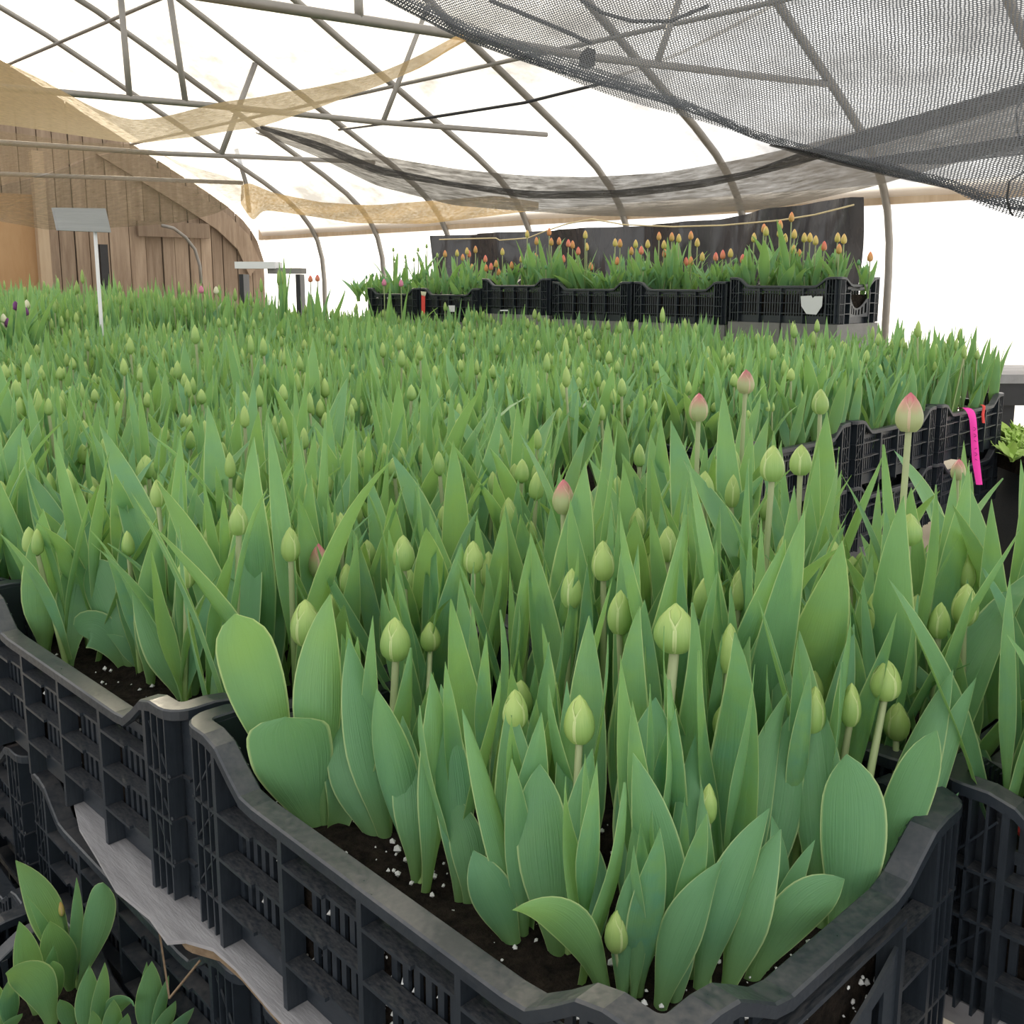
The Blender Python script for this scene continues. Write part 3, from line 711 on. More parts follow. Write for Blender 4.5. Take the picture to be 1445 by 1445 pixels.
# bed of further crates: dark soil surface of the packed field
FIELD_LAB = 'dark potting soil of the packed crates across the tulip field'
fo = MB(); fz = SOIL - 0.012
def quad_bed(b, u0, u1, r0, r1, z):
    b.add([bed(u0, r0, z), bed(u0, r1, z), bed(u1, r1, z), bed(u1, r0, z)], [(0, 3, 2, 1)])
quad_bed(fo, 0.06, 0.62, 0.44, 0.84, fz); quad_bed(fo, 0.66, 8.5, 0.03, 3.62, fz)
tag(fo.obj('field_soil', M['soil']), FIELD_LAB, 'soil', kind='stuff')
# bed two: crates whose long sides face the aisle
labs2 = ['black bulb crate facing the aisle, mostly behind tulip tips', 'black bulb crate facing the aisle, in the middle behind the tall pink tulip', 'black bulb crate at the aisle corner carrying the pink tape']
for k in range(3):
    p = bed(0.56 + CW / 2 + 0.02, 1.86 + CL * (k + 0.5) + 0.006 * k, RIM - CH)
    crate(tuple(p), CRZ - PI / 2 if False else CRZ + PI / 2, labs2[k])
    crate((p[0], p[1], p[2] - CH + 0.004), CRZ + PI / 2, 'lower black crate under the %s crate facing the aisle' % ('first', 'second', 'third')[k], group='crates under the aisle row')
    soil(tuple(p), CRZ + PI / 2, 'dark soil in the %s crate facing the aisle' % ('first', 'second', 'third')[k], seed=20 + k, bits=0)
# tables under the field
def table(name, u0, u1, r0, r1, ztop, lab):
    t = empty(name, tuple(bed((u0 + u1) / 2, (r0 + r1) / 2, 0)), CRZ); tag(t, lab, 'table')
    lx, ly = abs(u1 - u0), abs(r1 - r0)
    n = max(2, int(ly / 0.28))
    for i in range(n): MB().box((0, -ly / 2 + ly * (i + 0.5) / n, ztop - 0.012), (lx, ly / n - 0.008, 0.024)).obj('plank', M['greyboard'], t)
    for sx in (-1, 1):
        for sy in (-1, 1): MB().box((sx * (lx / 2 - 0.08), sy * (ly / 2 - 0.06), (ztop - 0.024) / 2), (0.06, 0.06, ztop - 0.024)).obj('leg', M['greyboard'], t)
    return t
table('growing_bench', 1.03, 8.6, 0.02, 3.66, RIM - CH, 'low plank bench carrying the far tulip crates')
table('growing_bench', -1.17, 0.62, 0.44, 0.84, RIM - CH, 'low plank bench under the crates beside the front one')

# grey torn board under the front crates, lower crates below it
bo = empty('support_board', tuple(bed(-0.4, 0.2, 0)), CRZ); tag(bo, 'weathered grey board with torn edge under the front crates', 'board')
def bl(u, r): return (-(u + 0.4), r - 0.2)      # bed coordinates to the board's own frame
out_ = [(-1.10, -0.014), (-0.72, -0.012), (-0.45, -0.016), (-0.30, -0.010), (-0.17, -0.008), (-0.10, -0.004), (-0.06, -0.006), (-0.03, -0.020), (-0.02, -0.034), (0.03, -0.030), (0.10, -0.036), (0.18, -0.026), (0.25, -0.018), (0.31, -0.002)]
poly = [bl(u, r) for u, r in out_] + [bl(0.40, 0.40), bl(-1.10, 0.40)]
MB().prism(poly, ZB - 0.0045, ZB - 0.0005).obj('top_layer', M['greyboard'], bo)
poly2 = [bl(u, r + 0.006 + 0.012 * (math.sin(i * 7.1) > 0.2)) for i, (u, r) in enumerate(out_)] + [bl(0.40, 0.40), bl(-1.10, 0.40)]
MB().prism(poly2, ZB - 0.018, ZB - 0.0045).obj('core_layer', M['boardedge'], bo)
b = MB()
for pts in ([(0.03, -0.022), (-0.05, -0.048)], [(-0.05, -0.048), (-0.065, -0.022)]):
    b.tube([(*bl(u, r), ZB - 0.003 - 0.035 * (i == 1) * (r < -0.045) - 0.035 * (i == 0) * (r < -0.045)) for i, (u, r) in enumerate(pts)], 0.0012, 4)
b.obj('splinter', M['boardedge'], bo)
b = MB(); rg = np.random.default_rng(5)
LZ = ZB - 0.020 - CH
low = ['black crate supporting the grey board below the front crate', 'black crate supporting the grey board below the second crate', 'black crate in the shade below the torn board end']
for k in range(3):
    crate(tuple(bed(-0.42 + 0.62 * k, CW / 2 + 0.0, LZ)), CRZ, low[k], group='stacked support crates')
    crate(tuple(bed(-0.42 + 0.62 * k, CW / 2 + 0.02, LZ - CH + 0.004)), CRZ, 'lowest ' + low[k], group='stacked support crates') if LZ - CH > 0 else None
# the low crate at the ground with young tulips
ZL = 0.235
LOC_L, RL = tuple(bed(0.02, -CW / 2 - 0.012, ZL)), CRZ + math.radians(-1)
crate(LOC_L, RL, 'black crate on the lower level holding the short young tulips', group='lower crates')
soil(LOC_L, RL, 'soil with perlite around the short young tulips', z=0.16, seed=9, bits=260)
LOC_L2 = tuple(bed(0.64, -CW / 2 - 0.03, ZL))
crate(LOC_L2, RL, 'empty black crate on the lower level behind the young tulips', group='lower crates')
b = MB()
for k in range(2): b.box((*bed(0.02 + 0.62 * k, -CW / 2 - 0.02)[:2], ZL / 2), (0.5, 0.36, ZL - 0.002), CRZ)
tag(b.obj('plinth', M['concrete']), 'dark block plinth under the lower level crates', 'plinth')

# ------------------------------------------------------------------ tulips: leaf, bud and stem shapes
def leaf_width(t, base=0.34, peak=0.42, round_=2.1):
    w = base + (1 - base) * sst(0.0, peak, t)
    if t > peak: w *= max(0.0, 1 - ((t - peak) / (1 - peak)) ** round_)
    return max(w, 0.012)
def leaf_strip(centers, facing, width, n_across=4, theta=(1.9, 0.55, 0.35), twist=0.0, wave=0.0, peak=0.42, round_=2.1, base=0.34, ph=0.0):
    """leaf blade over a centreline; facing = direction of the outer side; edges curl inwards"""
    C = [Vector(c) for c in centers]; n = len(C); V = []; UV = []
    for i, c in enumerate(C):
        t = i / (n - 1); T = (C[min(i + 1, n - 1)] - C[max(i - 1, 0)]).normalized()
        N = Vector(facing[i] if isinstance(facing, list) else facing); N = (N - T * N.dot(T)).normalized()
        if twist: N = Matrix.Rotation(twist * t, 3, T) @ N
        B = T.cross(N); w = width * leaf_width(t, base, peak, round_)
        th = theta[0] + (theta[1] - theta[0]) * sst(0, 0.35, t) + (theta[2] - theta[1]) * sst(0.35, 1, t)
        R = w / (2 * th)
        for k in range(n_across + 1):
            s = -1 + 2 * k / n_across
            x = R * math.sin(s * th); y = -R * (1 - math.cos(s * th)) + wave * width * abs(s) * math.sin(t * 9 + ph + (1.3 if s > 0 else 0)) * sst(0.15, 0.5, t)
            V.append(c + B * x + N * y); UV.append(((s + 1) / 2, t))
    m = n_across + 1
    F = [(i * m + k, i * m + k + 1, (i + 1) * m + k + 1, (i + 1) * m + k) for i in range(n - 1) for k in range(n_across)]
    return V, F, UV
def bez(p0, p1, p2, p3, n):
    P = [np.asarray(p, float) for p in (p0, p1, p2, p3)]
    return [tuple((1 - t) ** 3 * P[0] + 3 * (1 - t) ** 2 * t * P[1] + 3 * (1 - t) * t * t * P[2] + t ** 3 * P[3]) for t in np.linspace(0, 1, n)]
def unit_leaf(rg, segs, across):
    lean = rg.uniform(0.03, 0.20); hook = rg.uniform(-0.06, 0.20) if rg.random() < 0.93 else rg.uniform(0.22, 0.36); side = rg.uniform(-0.07, 0.07)
    zt = 1.0 - max(0, hook) * 0.35
    C = bez((0, 0.004, 0), (0, 0.015 + lean * 0.15, 0.35), (side * 0.6, lean, 0.70), (side, lean + hook, zt), segs)
    return leaf_strip(C, (0, 1, 0.0), 0.165, across, (1.7, rg.uniform(0.45, 0.8), rg.uniform(0.3, 0.7)), rg.uniform(-0.55, 0.55), rg.uniform(0, 0.05), rg.uniform(0.34, 0.5), rg.uniform(1.35, 2.0), ph=rg.uniform(0, 6))
lrg = np.random.default_rng(21)
UPR = []
LEAF = [MB().add(*unit_leaf(lrg, 13, 4)).mesh('leaf', M['leaf'], True) for _ in range(18)]
for i_, me_ in enumerate(LEAF):
    if max(v_.co.y for v_ in me_.vertices) < 0.20: UPR.append(i_)
def bud_profile(t): return math.sin(PI * min(1, 0.06 + 0.94 * t) ** 0.80) ** 0.62 * (1 - 0.20 * t)
def bud_core(n=10, m=8, sc=0.93):
    V = []; UV = []
    for i in range(m + 1):
        t = i / m; r = 0.5 * sc * bud_profile(t) * (1 if 0 < i < m else 0.12)
        for k in range(n): a = 2 * PI * k / n; V.append((r * math.cos(a), r * math.sin(a), t * 0.985)); UV.append((k / n * 0.6 + 0.2, t))
    F = [(i * n + k, i * n + (k + 1) % n, (i + 1) * n + (k + 1) % n, (i + 1) * n + k) for i in range(m) for k in range(n)]
    return V, F + [tuple(range(n - 1, -1, -1)), tuple(m * n + k for k in range(n))], UV
def bud_petal(a0, m=9, n=6, out=1.0):
    V = []; UV = []
    for i in range(m + 1):
        t = i / m; r = 0.5 * out * bud_profile(t) + 0.012
        half = 1.12 * (1 - 0.02 - 0.98 * sst(0.55, 1.03, t)) + 0.05
        for k in range(n + 1):
            s = -1 + 2 * k / n; a = a0 + s * half; rr = r * (1 - 0.035 * s * s) + 0.02 * (1 - abs(s)) * (1 - t)
            V.append((rr * math.cos(a), rr * math.sin(a), t * (1.0 - 0.03 * s * s))); UV.append(((s + 1) / 2, t))
    q = n + 1
    return V, [(i * q + k, i * q + k + 1, (i + 1) * q + k + 1, (i + 1) * q + k) for i in range(m) for k in range(n)], UV
BUD = {}; PETAL = {}
for key in ('bud', 'bud_pink', 'bud_orange', 'bud_coral', 'bud_yellow', 'purple', 'cream', 'pinkpetal'):
    BUD[key] = MB().add(*bud_core()).mesh('bud', M[key], True)
    PETAL[key] = [MB().add(*bud_petal(0.3 + k * 2 * PI / 3)).mesh('petal', M[key], True) for k in range(3)]
STEM = MB().tube([(0, 0, z) for z in np.linspace(0, 1, 5)], [1.15, 1.1, 1.0, 0.95, 0.9], 8, False).mesh('stem', M['stem'], True)
def put_stem(root, p0, p1, rad):
    d = Vector(p1) - Vector(p0); o = link('stem', STEM, root); o.location = p0
    o.rotation_mode = 'QUATERNION'; o.rotation_quaternion = d.to_track_quat('Z', 'Y'); o.scale = (rad, rad, d.length); return o
def put_bud(root, p, width, length, tilt, key='bud', petals=True, rz=0.0):
    o = link('bud', BUD[key], root); o.location = p; o.rotation_euler = (tilt[0], tilt[1], rz); o.scale = (width, width, length)
    if petals:
        for k in range(3): link('petal', PETAL[key][k], o)
    return o
def put_leaf(root, rg, z, length, wid, az, tilt, idx=None):
    o = link('leaf', LEAF[idx if idx is not None else int(rg.integers(len(LEAF)))], root); o.location = (0, 0, z)
    o.rotation_euler = (-tilt, 0, az); o.rotation_mode = 'XYZ'; o.scale = (length * wid, length * wid, length); return o
def plant(rg, loc, hs, label, group, name='green_tulip', key='bud', bw=0.024, bl_=0.041, nl=3, lean=(0, 0), lf=1.0, petals=True, wide=1.0, bud=True, upright=False):
    r = empty(name, loc); tag(r, label, 'tulip', group)
    top = (lean[0], lean[1], hs)
    if bud:
        put_stem(r, (0, 0, -0.015), top, 0.0034); put_bud(r, top, bw, bl_, (-lean[1] * 1.5, lean[0] * 1.5), key, petals, rg.uniform(0, 6.28))
    az = rg.uniform(0, 2 * PI); wide = wide / max(1.0, lf)
    for k in range(nl):
        L = (0.245, 0.225, 0.185, 0.16)[k] * rg.uniform(0.85, 1.14) * lf
        put_leaf(r, rg, (-0.01, 0.012, 0.05, 0.075)[k] * lf, L, (1.30, 1.05, 0.72, 0.6)[k] * rg.uniform(0.8, 1.15) * wide, az + k * 2.45 + rg.uniform(-0.4, 0.4), rg.uniform(0.02, 0.24) * (1.1 if k == 0 else 0.7) * (0.6 if upright else 1), UPR[int(rg.integers(len(UPR)))] if upright and UPR else None)
    return r

# ------------------------------------------------------------------ hero plants of the front crates
def clampA(P, a=(-0.572, -0.028), c=(0.030, 0.382)):
    u, r = to_bed(P); return bed(min(max(u, a[0]), a[1]), min(max(r, c[0]), c[1]), P[2])
def hero_leaf(root, base, tip, wpx, dd=0.0, bow=(0, 0), face=0.0, theta=(1.3, 0.5, 0.35), twist=0.0, peak=0.45, round_=1.75, basew=0.34, inside=False, soilz=SOIL, clamp=True, mid_dd=0.0, wave=0.012, box=None):
    """base and tip as seen; the base stands on the soil, the tip leans dd metres further away"""
    B = at_z(base[0], base[1], soilz)
    if clamp: B = clampA(B, *(box or ()))
    Tp = at_y(tip[0], tip[1], B[1] + dd)
    bx, by, bz = project(B)
    m1 = (bx * 0.64 + tip[0] * 0.36 + bow[0], by * 0.64 + tip[1] * 0.36 + bow[1]); m2 = (bx * 0.30 + tip[0] * 0.70 + bow[0], by * 0.30 + tip[1] * 0.70 + bow[1])
    P1 = at_y(m1[0], m1[1], B[1] + dd * 0.15 + mid_dd); P2 = at_y(m2[0], m2[1], B[1] + dd * 0.55 + mid_dd)
    C = bez(B - np.array([0, 0, 0.012]), P1, P2, Tp, 17)
    toc = -np.array([B[0], B[1], 0.0]); toc /= np.linalg.norm(toc); a = face
    f = Vector((toc[0] * math.cos(a) - toc[1] * math.sin(a), toc[0] * math.sin(a) + toc[1] * math.cos(a), 0.15))
    if inside: f = -f
    w = wpx / FPX * bz
    o0 = np.array(root.location)
    V, F, UV = leaf_strip([tuple(np.array(c) - o0) for c in C], tuple(f), w, 6, theta, twist, wave, peak, round_, basew, ph=base[0])
    return MB().add(V, F, UV).obj('leaf', M['leaf'], root, True)
def hero(name, base, label, leaves=(), bud=None, key='bud', group='tulips in the front crate', soilz=SOIL, box=None):
    B = clampA(at_z(base[0], base[1], soilz), *(box or ())); r = empty(name, tuple(B)); tag(r, label, 'tulip', group)
    for L in leaves: hero_leaf(r, soilz=soilz, box=box, **L)
    if bud:
        x, y, w, Lp, dd = bud; Pb = at_y(x, y, B[1] + dd); z = project(Pb)[2]; bw, bh = w / FPX * z, Lp / FPX * z
        lo = Pb - np.array([0, 0, bh * 0.5]); put_stem(r, (0, 0, -0.015), tuple(lo - B + np.array([0, 0, 0.002])), max(0.0026, bw * 0.13))
        put_bud(r, tuple(lo - B), bw * 1.02, bh, (0, 0), key, True, x * 0.7)
    return r
D = dict
hero('green_tulip', (398, 1122), 'tulip with one tall round-tipped leaf at the back corner of the front crate', [
    D(base=(392, 1122), tip=(332, 866), wpx=84, dd=-0.035, bow=(-8, 0), theta=(1.2, 0.45, 0.6), peak=0.66, round_=3.6, basew=0.22, twist=0.25, face=-0.2)], box=((-0.572, -0.085), (0.03, 0.382)))
hero('green_tulip', (462, 1168), 'tulip with a broad folded-over pale leaf near the crate side', [
    D(base=(462, 1172), tip=(466, 838), wpx=76, dd=0.03, bow=(-22, 0), theta=(1.2, 0.8, 0.6), peak=0.52, basew=0.25),
    D(base=(455, 1172), tip=(404, 1012), wpx=118, dd=-0.02, bow=(-14, 0), theta=(1.2, 0.55, 0.35), peak=0.62, round_=5.0, basew=0.3),
    D(base=(470, 1172), tip=(505, 1045), wpx=105, dd=0.06, bow=(14, -44), theta=(1.2, 0.35, 0.2), peak=0.6, round_=4.5, basew=0.3, inside=True),
    D(base=(470, 1165), tip=(368, 1080), wpx=34, dd=0.01, bow=(-6, -12), peak=0.5)],
    bud=(432, 877, 46, 66, 0.10))
hero('green_tulip', (545, 1185), 'tulip with long slim twisted leaf between the folded leaf and cupped leaf', [
    D(base=(550, 1190), tip=(492, 900), wpx=66, dd=0.04, bow=(-4, 0), theta=(1.3, 0.6, 0.5), face=0.3),
    D(base=(540, 1190), tip=(478, 1010), wpx=70, dd=0.05, bow=(-14, 0), theta=(1.2, 0.6, 0.3), peak=0.5)],
    bud=(558, 900, 45, 62, 0.06))
hero('green_tulip', (592, 1250), 'tulip with a cupped leaf bulging like a pod near the crate side', [
    D(base=(585, 1225), tip=(531, 972), wpx=80, dd=0.01, bow=(-2, 10), theta=(1.6, 1.25, 1.0), peak=0.5, basew=0.2, face=-0.3),
    D(base=(602, 1255), tip=(608, 948), wpx=62, dd=0.03, bow=(18, 0), theta=(1.5, 0.7, 0.5), face=0.6),
    D(base=(588, 1240), tip=(568, 1010), wpx=52, dd=0.05, bow=(0, 0))],
    bud=(607, 897, 30, 42, 0.22))
hero('green_tulip', (655, 1270), 'shaded tulip stem pair against the soil in the front crate', [
    D(base=(650, 1275), tip=(622, 965), wpx=58, dd=0.06, bow=(6, 0), theta=(1.3, 0.6, 0.5)),
    D(base=(660, 1280), tip=(628, 1115), wpx=54, dd=0.03, bow=(22, 0), theta=(1.2, 0.6, 0.4), peak=0.5)],
    bud=(668, 785, 30, 46, 0.30))
hero('green_tulip', (742, 1330), 'tulip with a deeply folded sharp leaf leaning left', [
    D(base=(745, 1320), tip=(652, 1000), wpx=56, dd=0.02, bow=(4, 0), theta=(1.3, 1.0, 0.8), face=0.9, peak=0.4),
    D(base=(742, 1320), tip=(718, 985), wpx=76, dd=0.05, bow=(4, 10), theta=(1.2, 0.5, 0.4), inside=True),
    D(base=(735, 1340), tip=(668, 1200), wpx=66, dd=0.02, bow=(-8, -6), peak=0.5),
    D(base=(740, 1330), tip=(722, 1070), wpx=44, dd=0.0, bow=(2, 0), theta=(1.3, 0.7, 0.6))],
    bud=(727, 1000, 38, 58, 0.06))
hero('green_tulip', (800, 1350), 'tulip with round yellow-green bud on a straight stem and broad pale leaves', [
    D(base=(790, 1352), tip=(762, 1078), wpx=78, dd=0.03, bow=(-10, 0), theta=(1.1, 0.45, 0.35), peak=0.5, round_=2.8),
    D(base=(808, 1330), tip=(836, 1056), wpx=62, dd=0.0, bow=(-6, 0), theta=(1.4, 0.9, 0.7), peak=0.42, basew=0.2, face=0.2),
    D(base=(830, 1355), tip=(812, 1150), wpx=60, dd=0.05, bow=(16, 0), theta=(1.2, 0.5, 0.4)),
    D(base=(800, 1340), tip=(800, 960), wpx=40, dd=0.08)],
    bud=(818, 1013, 46, 70, 0.05))
hero('green_tulip', (850, 1395), 'tulip whose pale leaf arches out flat over the near rim', [
    D(base=(858, 1398), tip=(722, 1284), wpx=62, dd=-0.05, bow=(22, -46), theta=(1.2, 0.5, 0.5), peak=0.5, basew=0.4, face=0.2, twist=-0.3)])
hero('green_tulip', (885, 1405), 'small tulip with an upright slit leaf hiding its bud', [
    D(base=(878, 1410), tip=(893, 1222), wpx=46, dd=0.0, bow=(-4, 0), theta=(1.3, 1.0, 0.8), peak=0.4),
    D(base=(892, 1412), tip=(903, 1238), wpx=26, dd=0.0, bow=(4, 0), theta=(1.3, 0.8, 0.6)),
    D(base=(892, 1400), tip=(896, 1150), wpx=32, dd=0.03)],
    bud=(870, 1312, 36, 62, 0.0))
hero('green_tulip', (905, 1350), 'tulip with a very wide dark leaf in the middle of the front crate', [
    D(base=(890, 1335), tip=(925, 984), wpx=100, dd=0.05, bow=(6, 0), theta=(1.2, 0.5, 0.4), peak=0.5, round_=2.4),
    D(base=(945, 1385), tip=(893, 1062), wpx=78, dd=0.02, bow=(16, 0), theta=(1.2, 0.5, 0.35), peak=0.42)],
    bud=(953, 884, 62, 70, 0.12))
hero('green_tulip', (930, 1420), 'tulip with a curled leaf leaning right from the near corner', [
    D(base=(925, 1425), tip=(1022, 1212), wpx=66, dd=0.02, bow=(-18, 0), theta=(1.2, 0.7, 0.6), twist=0.9, face=-0.5, peak=0.5),
    D(base=(950, 1420), tip=(938, 1230), wpx=56, dd=0.06, bow=(14, 0))])
hero('green_tulip', (1000, 1400), 'tulip with three spear leaves fanning right beside the near rim', [
    D(base=(985, 1405), tip=(1086, 1140), wpx=66, dd=0.03, bow=(-18, 0), theta=(1.2, 0.6, 0.5), peak=0.5, face=0.2),
    D(base=(1018, 1400), tip=(1102, 1170), wpx=70, dd=0.02, bow=(-8, 0), theta=(1.2, 0.55, 0.5), face=-0.6),
    D(base=(975, 1390), tip=(982, 1035), wpx=58, dd=0.08, bow=(-12, 0), theta=(1.3, 0.8, 0.6)),
    D(base=(1000, 1385), tip=(990, 1108), wpx=34, dd=0.04)],
    bud=(1000, 1132, 26, 58, 0.05))
hero('green_tulip', (1068, 1375), 'tulip with a dry-tipped leaf lying out toward the short end of the crate', [
    D(base=(1055, 1382), tip=(1192, 1240), wpx=74, dd=0.0, bow=(-8, -16), theta=(1.1, 0.5, 0.4), peak=0.52, round_=2.8, face=0.3),
    D(base=(1072, 1370), tip=(1150, 1185), wpx=34, dd=0.03, bow=(-6, 0)),
    D(base=(1080, 1365), tip=(1088, 1150), wpx=56, dd=0.05, bow=(26, 0), theta=(1.2, 0.7, 0.5), face=0.8)])
hero('green_tulip', (1060, 1300), 'tulip with a long leaf sweeping up right from the crate centre', [
    D(base=(1045, 1310), tip=(1112, 975), wpx=62, dd=0.05, bow=(-20, 0), theta=(1.3, 0.7, 0.6), twist=0.5),
    D(base=(1060, 1300), tip=(1118, 1003), wpx=74, dd=0.04, bow=(6, 0), theta=(1.2, 0.5, 0.4), peak=0.5),
    D(base=(1040, 1310), tip=(1058, 898), wpx=66, dd=0.10, bow=(-22, 0), theta=(1.2, 0.6, 0.4))],
    bud=(1025, 1014, 40, 58, 0.06))
hero('green_tulip', (1180, 1330), 'tulip with the broadest upright leaf near the short end of the front crate', [
    D(base=(1178, 1335), tip=(1195, 1064), wpx=92, dd=0.02, bow=(22, 0), theta=(1.0, 0.4, 0.35), peak=0.55, round_=3.0, basew=0.35),
    D(base=(1168, 1320), tip=(1166, 1010), wpx=56, dd=0.06, bow=(6, 0), theta=(1.2, 0.5, 0.4)),
    D(base=(1160, 1320), tip=(1128, 890), wpx=66, dd=0.10, bow=(6, 0), theta=(1.2, 0.7, 0.5)),
    D(base=(1230, 1290), tip=(1278, 1232), wpx=30, dd=0.0, bow=(0, -24), inside=True)],
    bud=(1250, 958, 44, 58, 0.10))
hero('green_tulip', (1262, 1260), 'tulip with long blades sweeping out past the right corner of the front crate', [
    D(base=(1230, 1270), tip=(1345, 945), wpx=64, dd=0.05, bow=(-4, 0), theta=(1.3, 0.7, 0.6), face=-0.3),
    D(base=(1262, 1275), tip=(1378, 955), wpx=52, dd=0.05, bow=(-10, 0), theta=(1.3, 0.8, 0.6), face=0.3),
    D(base=(1222, 1292), tip=(1322, 1030), wpx=62, dd=-0.01, bow=(-4, 0), theta=(1.2, 0.5, 0.5), peak=0.55, round_=3),
    D(base=(1285, 1262), tip=(1353, 1118), wpx=26, dd=0.0, bow=(-8, 0)),
    D(base=(1270, 1275), tip=(1292, 1160), wpx=18, dd=0.0)],
    bud=(1266, 1016, 38, 54, 0.08))
hero('green_tulip', (1120, 1250), 'tulip with narrow upright blades behind the broadest leaf', [
    D(base=(1130, 1260), tip=(1205, 880), wpx=54, dd=0.08, bow=(4, 0), theta=(1.3, 0.7, 0.6)),
    D(base=(1120, 1250), tip=(1098, 890), wpx=50, dd=0.08, bow=(4, 0)),
    D(base=(1110, 1250), tip=(1140, 1000), wpx=60, dd=0.04, bow=(4, 0))],
    bud=(1147, 968, 32, 54, 0.1))
# crate behind (B): leaves at its near rim
BOXB = ((0.05, 0.585), (0.03, 0.36))
hero('green_tulip', (268, 985), 'tulip with a bright pointed leaf folded like a keel in the second crate', [
    D(base=(268, 990), tip=(186, 828), wpx=66, dd=0.0, bow=(10, 0), theta=(1.2, 0.7, 0.5), peak=0.45, face=0.4),
    D(base=(272, 985), tip=(300, 790), wpx=34, dd=0.03),
    D(base=(262, 985), tip=(262, 780), wpx=40, dd=0.05)], bud=(268, 818, 28, 44, 0.06), group='tulips in the second crate', box=BOXB)
hero('green_tulip', (182, 935), 'tulip with a wide blunt leaf leaning left in the second crate', [
    D(base=(185, 940), tip=(128, 788), wpx=72, dd=0.02, bow=(6, 0), theta=(1.1, 0.6, 0.5), peak=0.6, round_=3.2, face=-0.4),
    D(base=(180, 938), tip=(112, 895), wpx=54, dd=-0.01, bow=(-4, -32), theta=(1.0, 0.3, 0.2), peak=0.6, round_=5, inside=True),
    D(base=(195, 940), tip=(150, 895), wpx=22, dd=0.0, bow=(10, -4))], bud=(206, 662, 30, 42, 0.28), group='tulips in the second crate', box=BOXB)
hero('green_tulip', (120, 880), 'tulip with long blades leaning toward the far corner of the second crate', [
    D(base=(122, 885), tip=(36, 660), wpx=62, dd=0.05, bow=(10, 0), face=0.5),
    D(base=(115, 880), tip=(28, 762), wpx=60, dd=0.0, bow=(0, -16), face=-0.3),
    D(base=(118, 880), tip=(92, 750), wpx=46, dd=0.03)], bud=(130, 692, 32, 42, 0.2), group='tulips in the second crate', box=BOXB)
hero('green_tulip', (330, 985), 'tulip with a blade lying almost level across its neighbours in the second crate', [
    D(base=(330, 985), tip=(222, 782), wpx=30, dd=0.1, bow=(60, -70), theta=(1.3, 0.6, 0.5)),
    D(base=(350, 985), tip=(372, 740), wpx=60, dd=0.06, face=0.5)], bud=(385, 803, 30, 48, 0.14), group='tulips in the second crate', box=BOXB)
# stand-out buds further in: seen at a known size, so at a known distance
def tall(x, y, w, Lp, label, key='bud', group='stand-out tulips above the field', real=0.0265, name=None):
    Y = FPX * real / w; P = at_y(x, y, Y); rg = np.random.default_rng(int(x * 3 + y))
    hs = P[2] - SOIL - Lp / FPX * Y * 0.5
    lean = (rg.uniform(-.01, .01), rg.uniform(-.01, .01))
    plant(rg, (P[0] - lean[0], P[1] - lean[1], SOIL), hs, label, group, name or ('pink_tipped_tulip' if key == 'bud_pink' else 'green_tulip'), key, real, Lp / FPX * Y, 3, lean, min(1.28, max(0.95, hs / 0.20)))
    return (P[0], P[1])
TAKEN = []
for a in ((1284, 581, 40, 56, 'tall tulip with pink-tipped green bud high above the others by the pink tape', 'bud_pink'),
          (795, 700, 34, 50, 'tulip with dusky pink bud on a long bare stem in mid field', 'bud_pink'),
          (1052, 538, 26, 34, 'tulip with pinkish bud tallest at the aisle crates', 'bud_pink'),
          (986, 574, 29, 40, 'tulip with pink-flushed bud among green ones left of the tallest pink bud', 'bud_pink'),
          (450, 790, 32, 50, 'tulip with pale pink bud half hidden behind leaves above the second crate', 'bud_pink'),
          (1352, 662, 22, 30, 'short tulip with dark rose bud just beside the pink tape', 'bud_pink'),
          (393, 690, 18, 30, 'small tulip with thin rosy bud deep in the left field', 'bud_pink'),
          (1090, 653, 37, 52, 'tulip with plump green bud on a pale stem, left of a matching pair'),
          (1130, 648, 33, 44, 'tulip with green bud just right of a plumper one'),
          (1158, 566, 25, 36, 'tulip with green bud and a leaf crossing below it before the aisle crates'),
          (1283, 746, 40, 46, 'tulip with round green bud below the tall pink-tipped one'),
          (1362, 852, 40, 62, 'tulip with egg-shaped bud tucked in leaves at the right'),
          (1215, 800, 26, 46, 'tulip with slim bud between blades right of centre'),
          (1275, 860, 30, 38, 'tulip with bud half covered by a leaf at the right crates'),
          (570, 779, 34, 52, 'tulip with green bud stacked above another in the middle field'),
          (574, 819, 32, 46, 'tulip with green bud directly below another in the middle field'),
          (897, 767, 28, 40, 'tulip with small green bud right of the long-stemmed pink one'),
          (905, 815, 28, 44, 'tulip with green bud below a small one in mid field'),
          (718, 726, 28, 52, 'tulip with narrow bud pressed to an upright leaf left of the long-stemmed pink one'),
          (470, 857, 34, 42, 'tulip with bud peeking over the folded pale leaf'),
          (414, 747, 24, 40, 'tulip with oval bud above the pale pink one'),
          (500, 722, 26, 40, 'tulip with one of two crossing buds in the left middle field'),
          (1033, 885, 28, 36, 'tulip with small bud right of the big round bud'),
          (834, 965, 34, 46, 'tulip with bud behind the round yellow-green one'),
          (750, 990, 30, 50, 'tulip with bud squeezed between leaves in the front crate')):
    TAKEN.append(tall(*a))

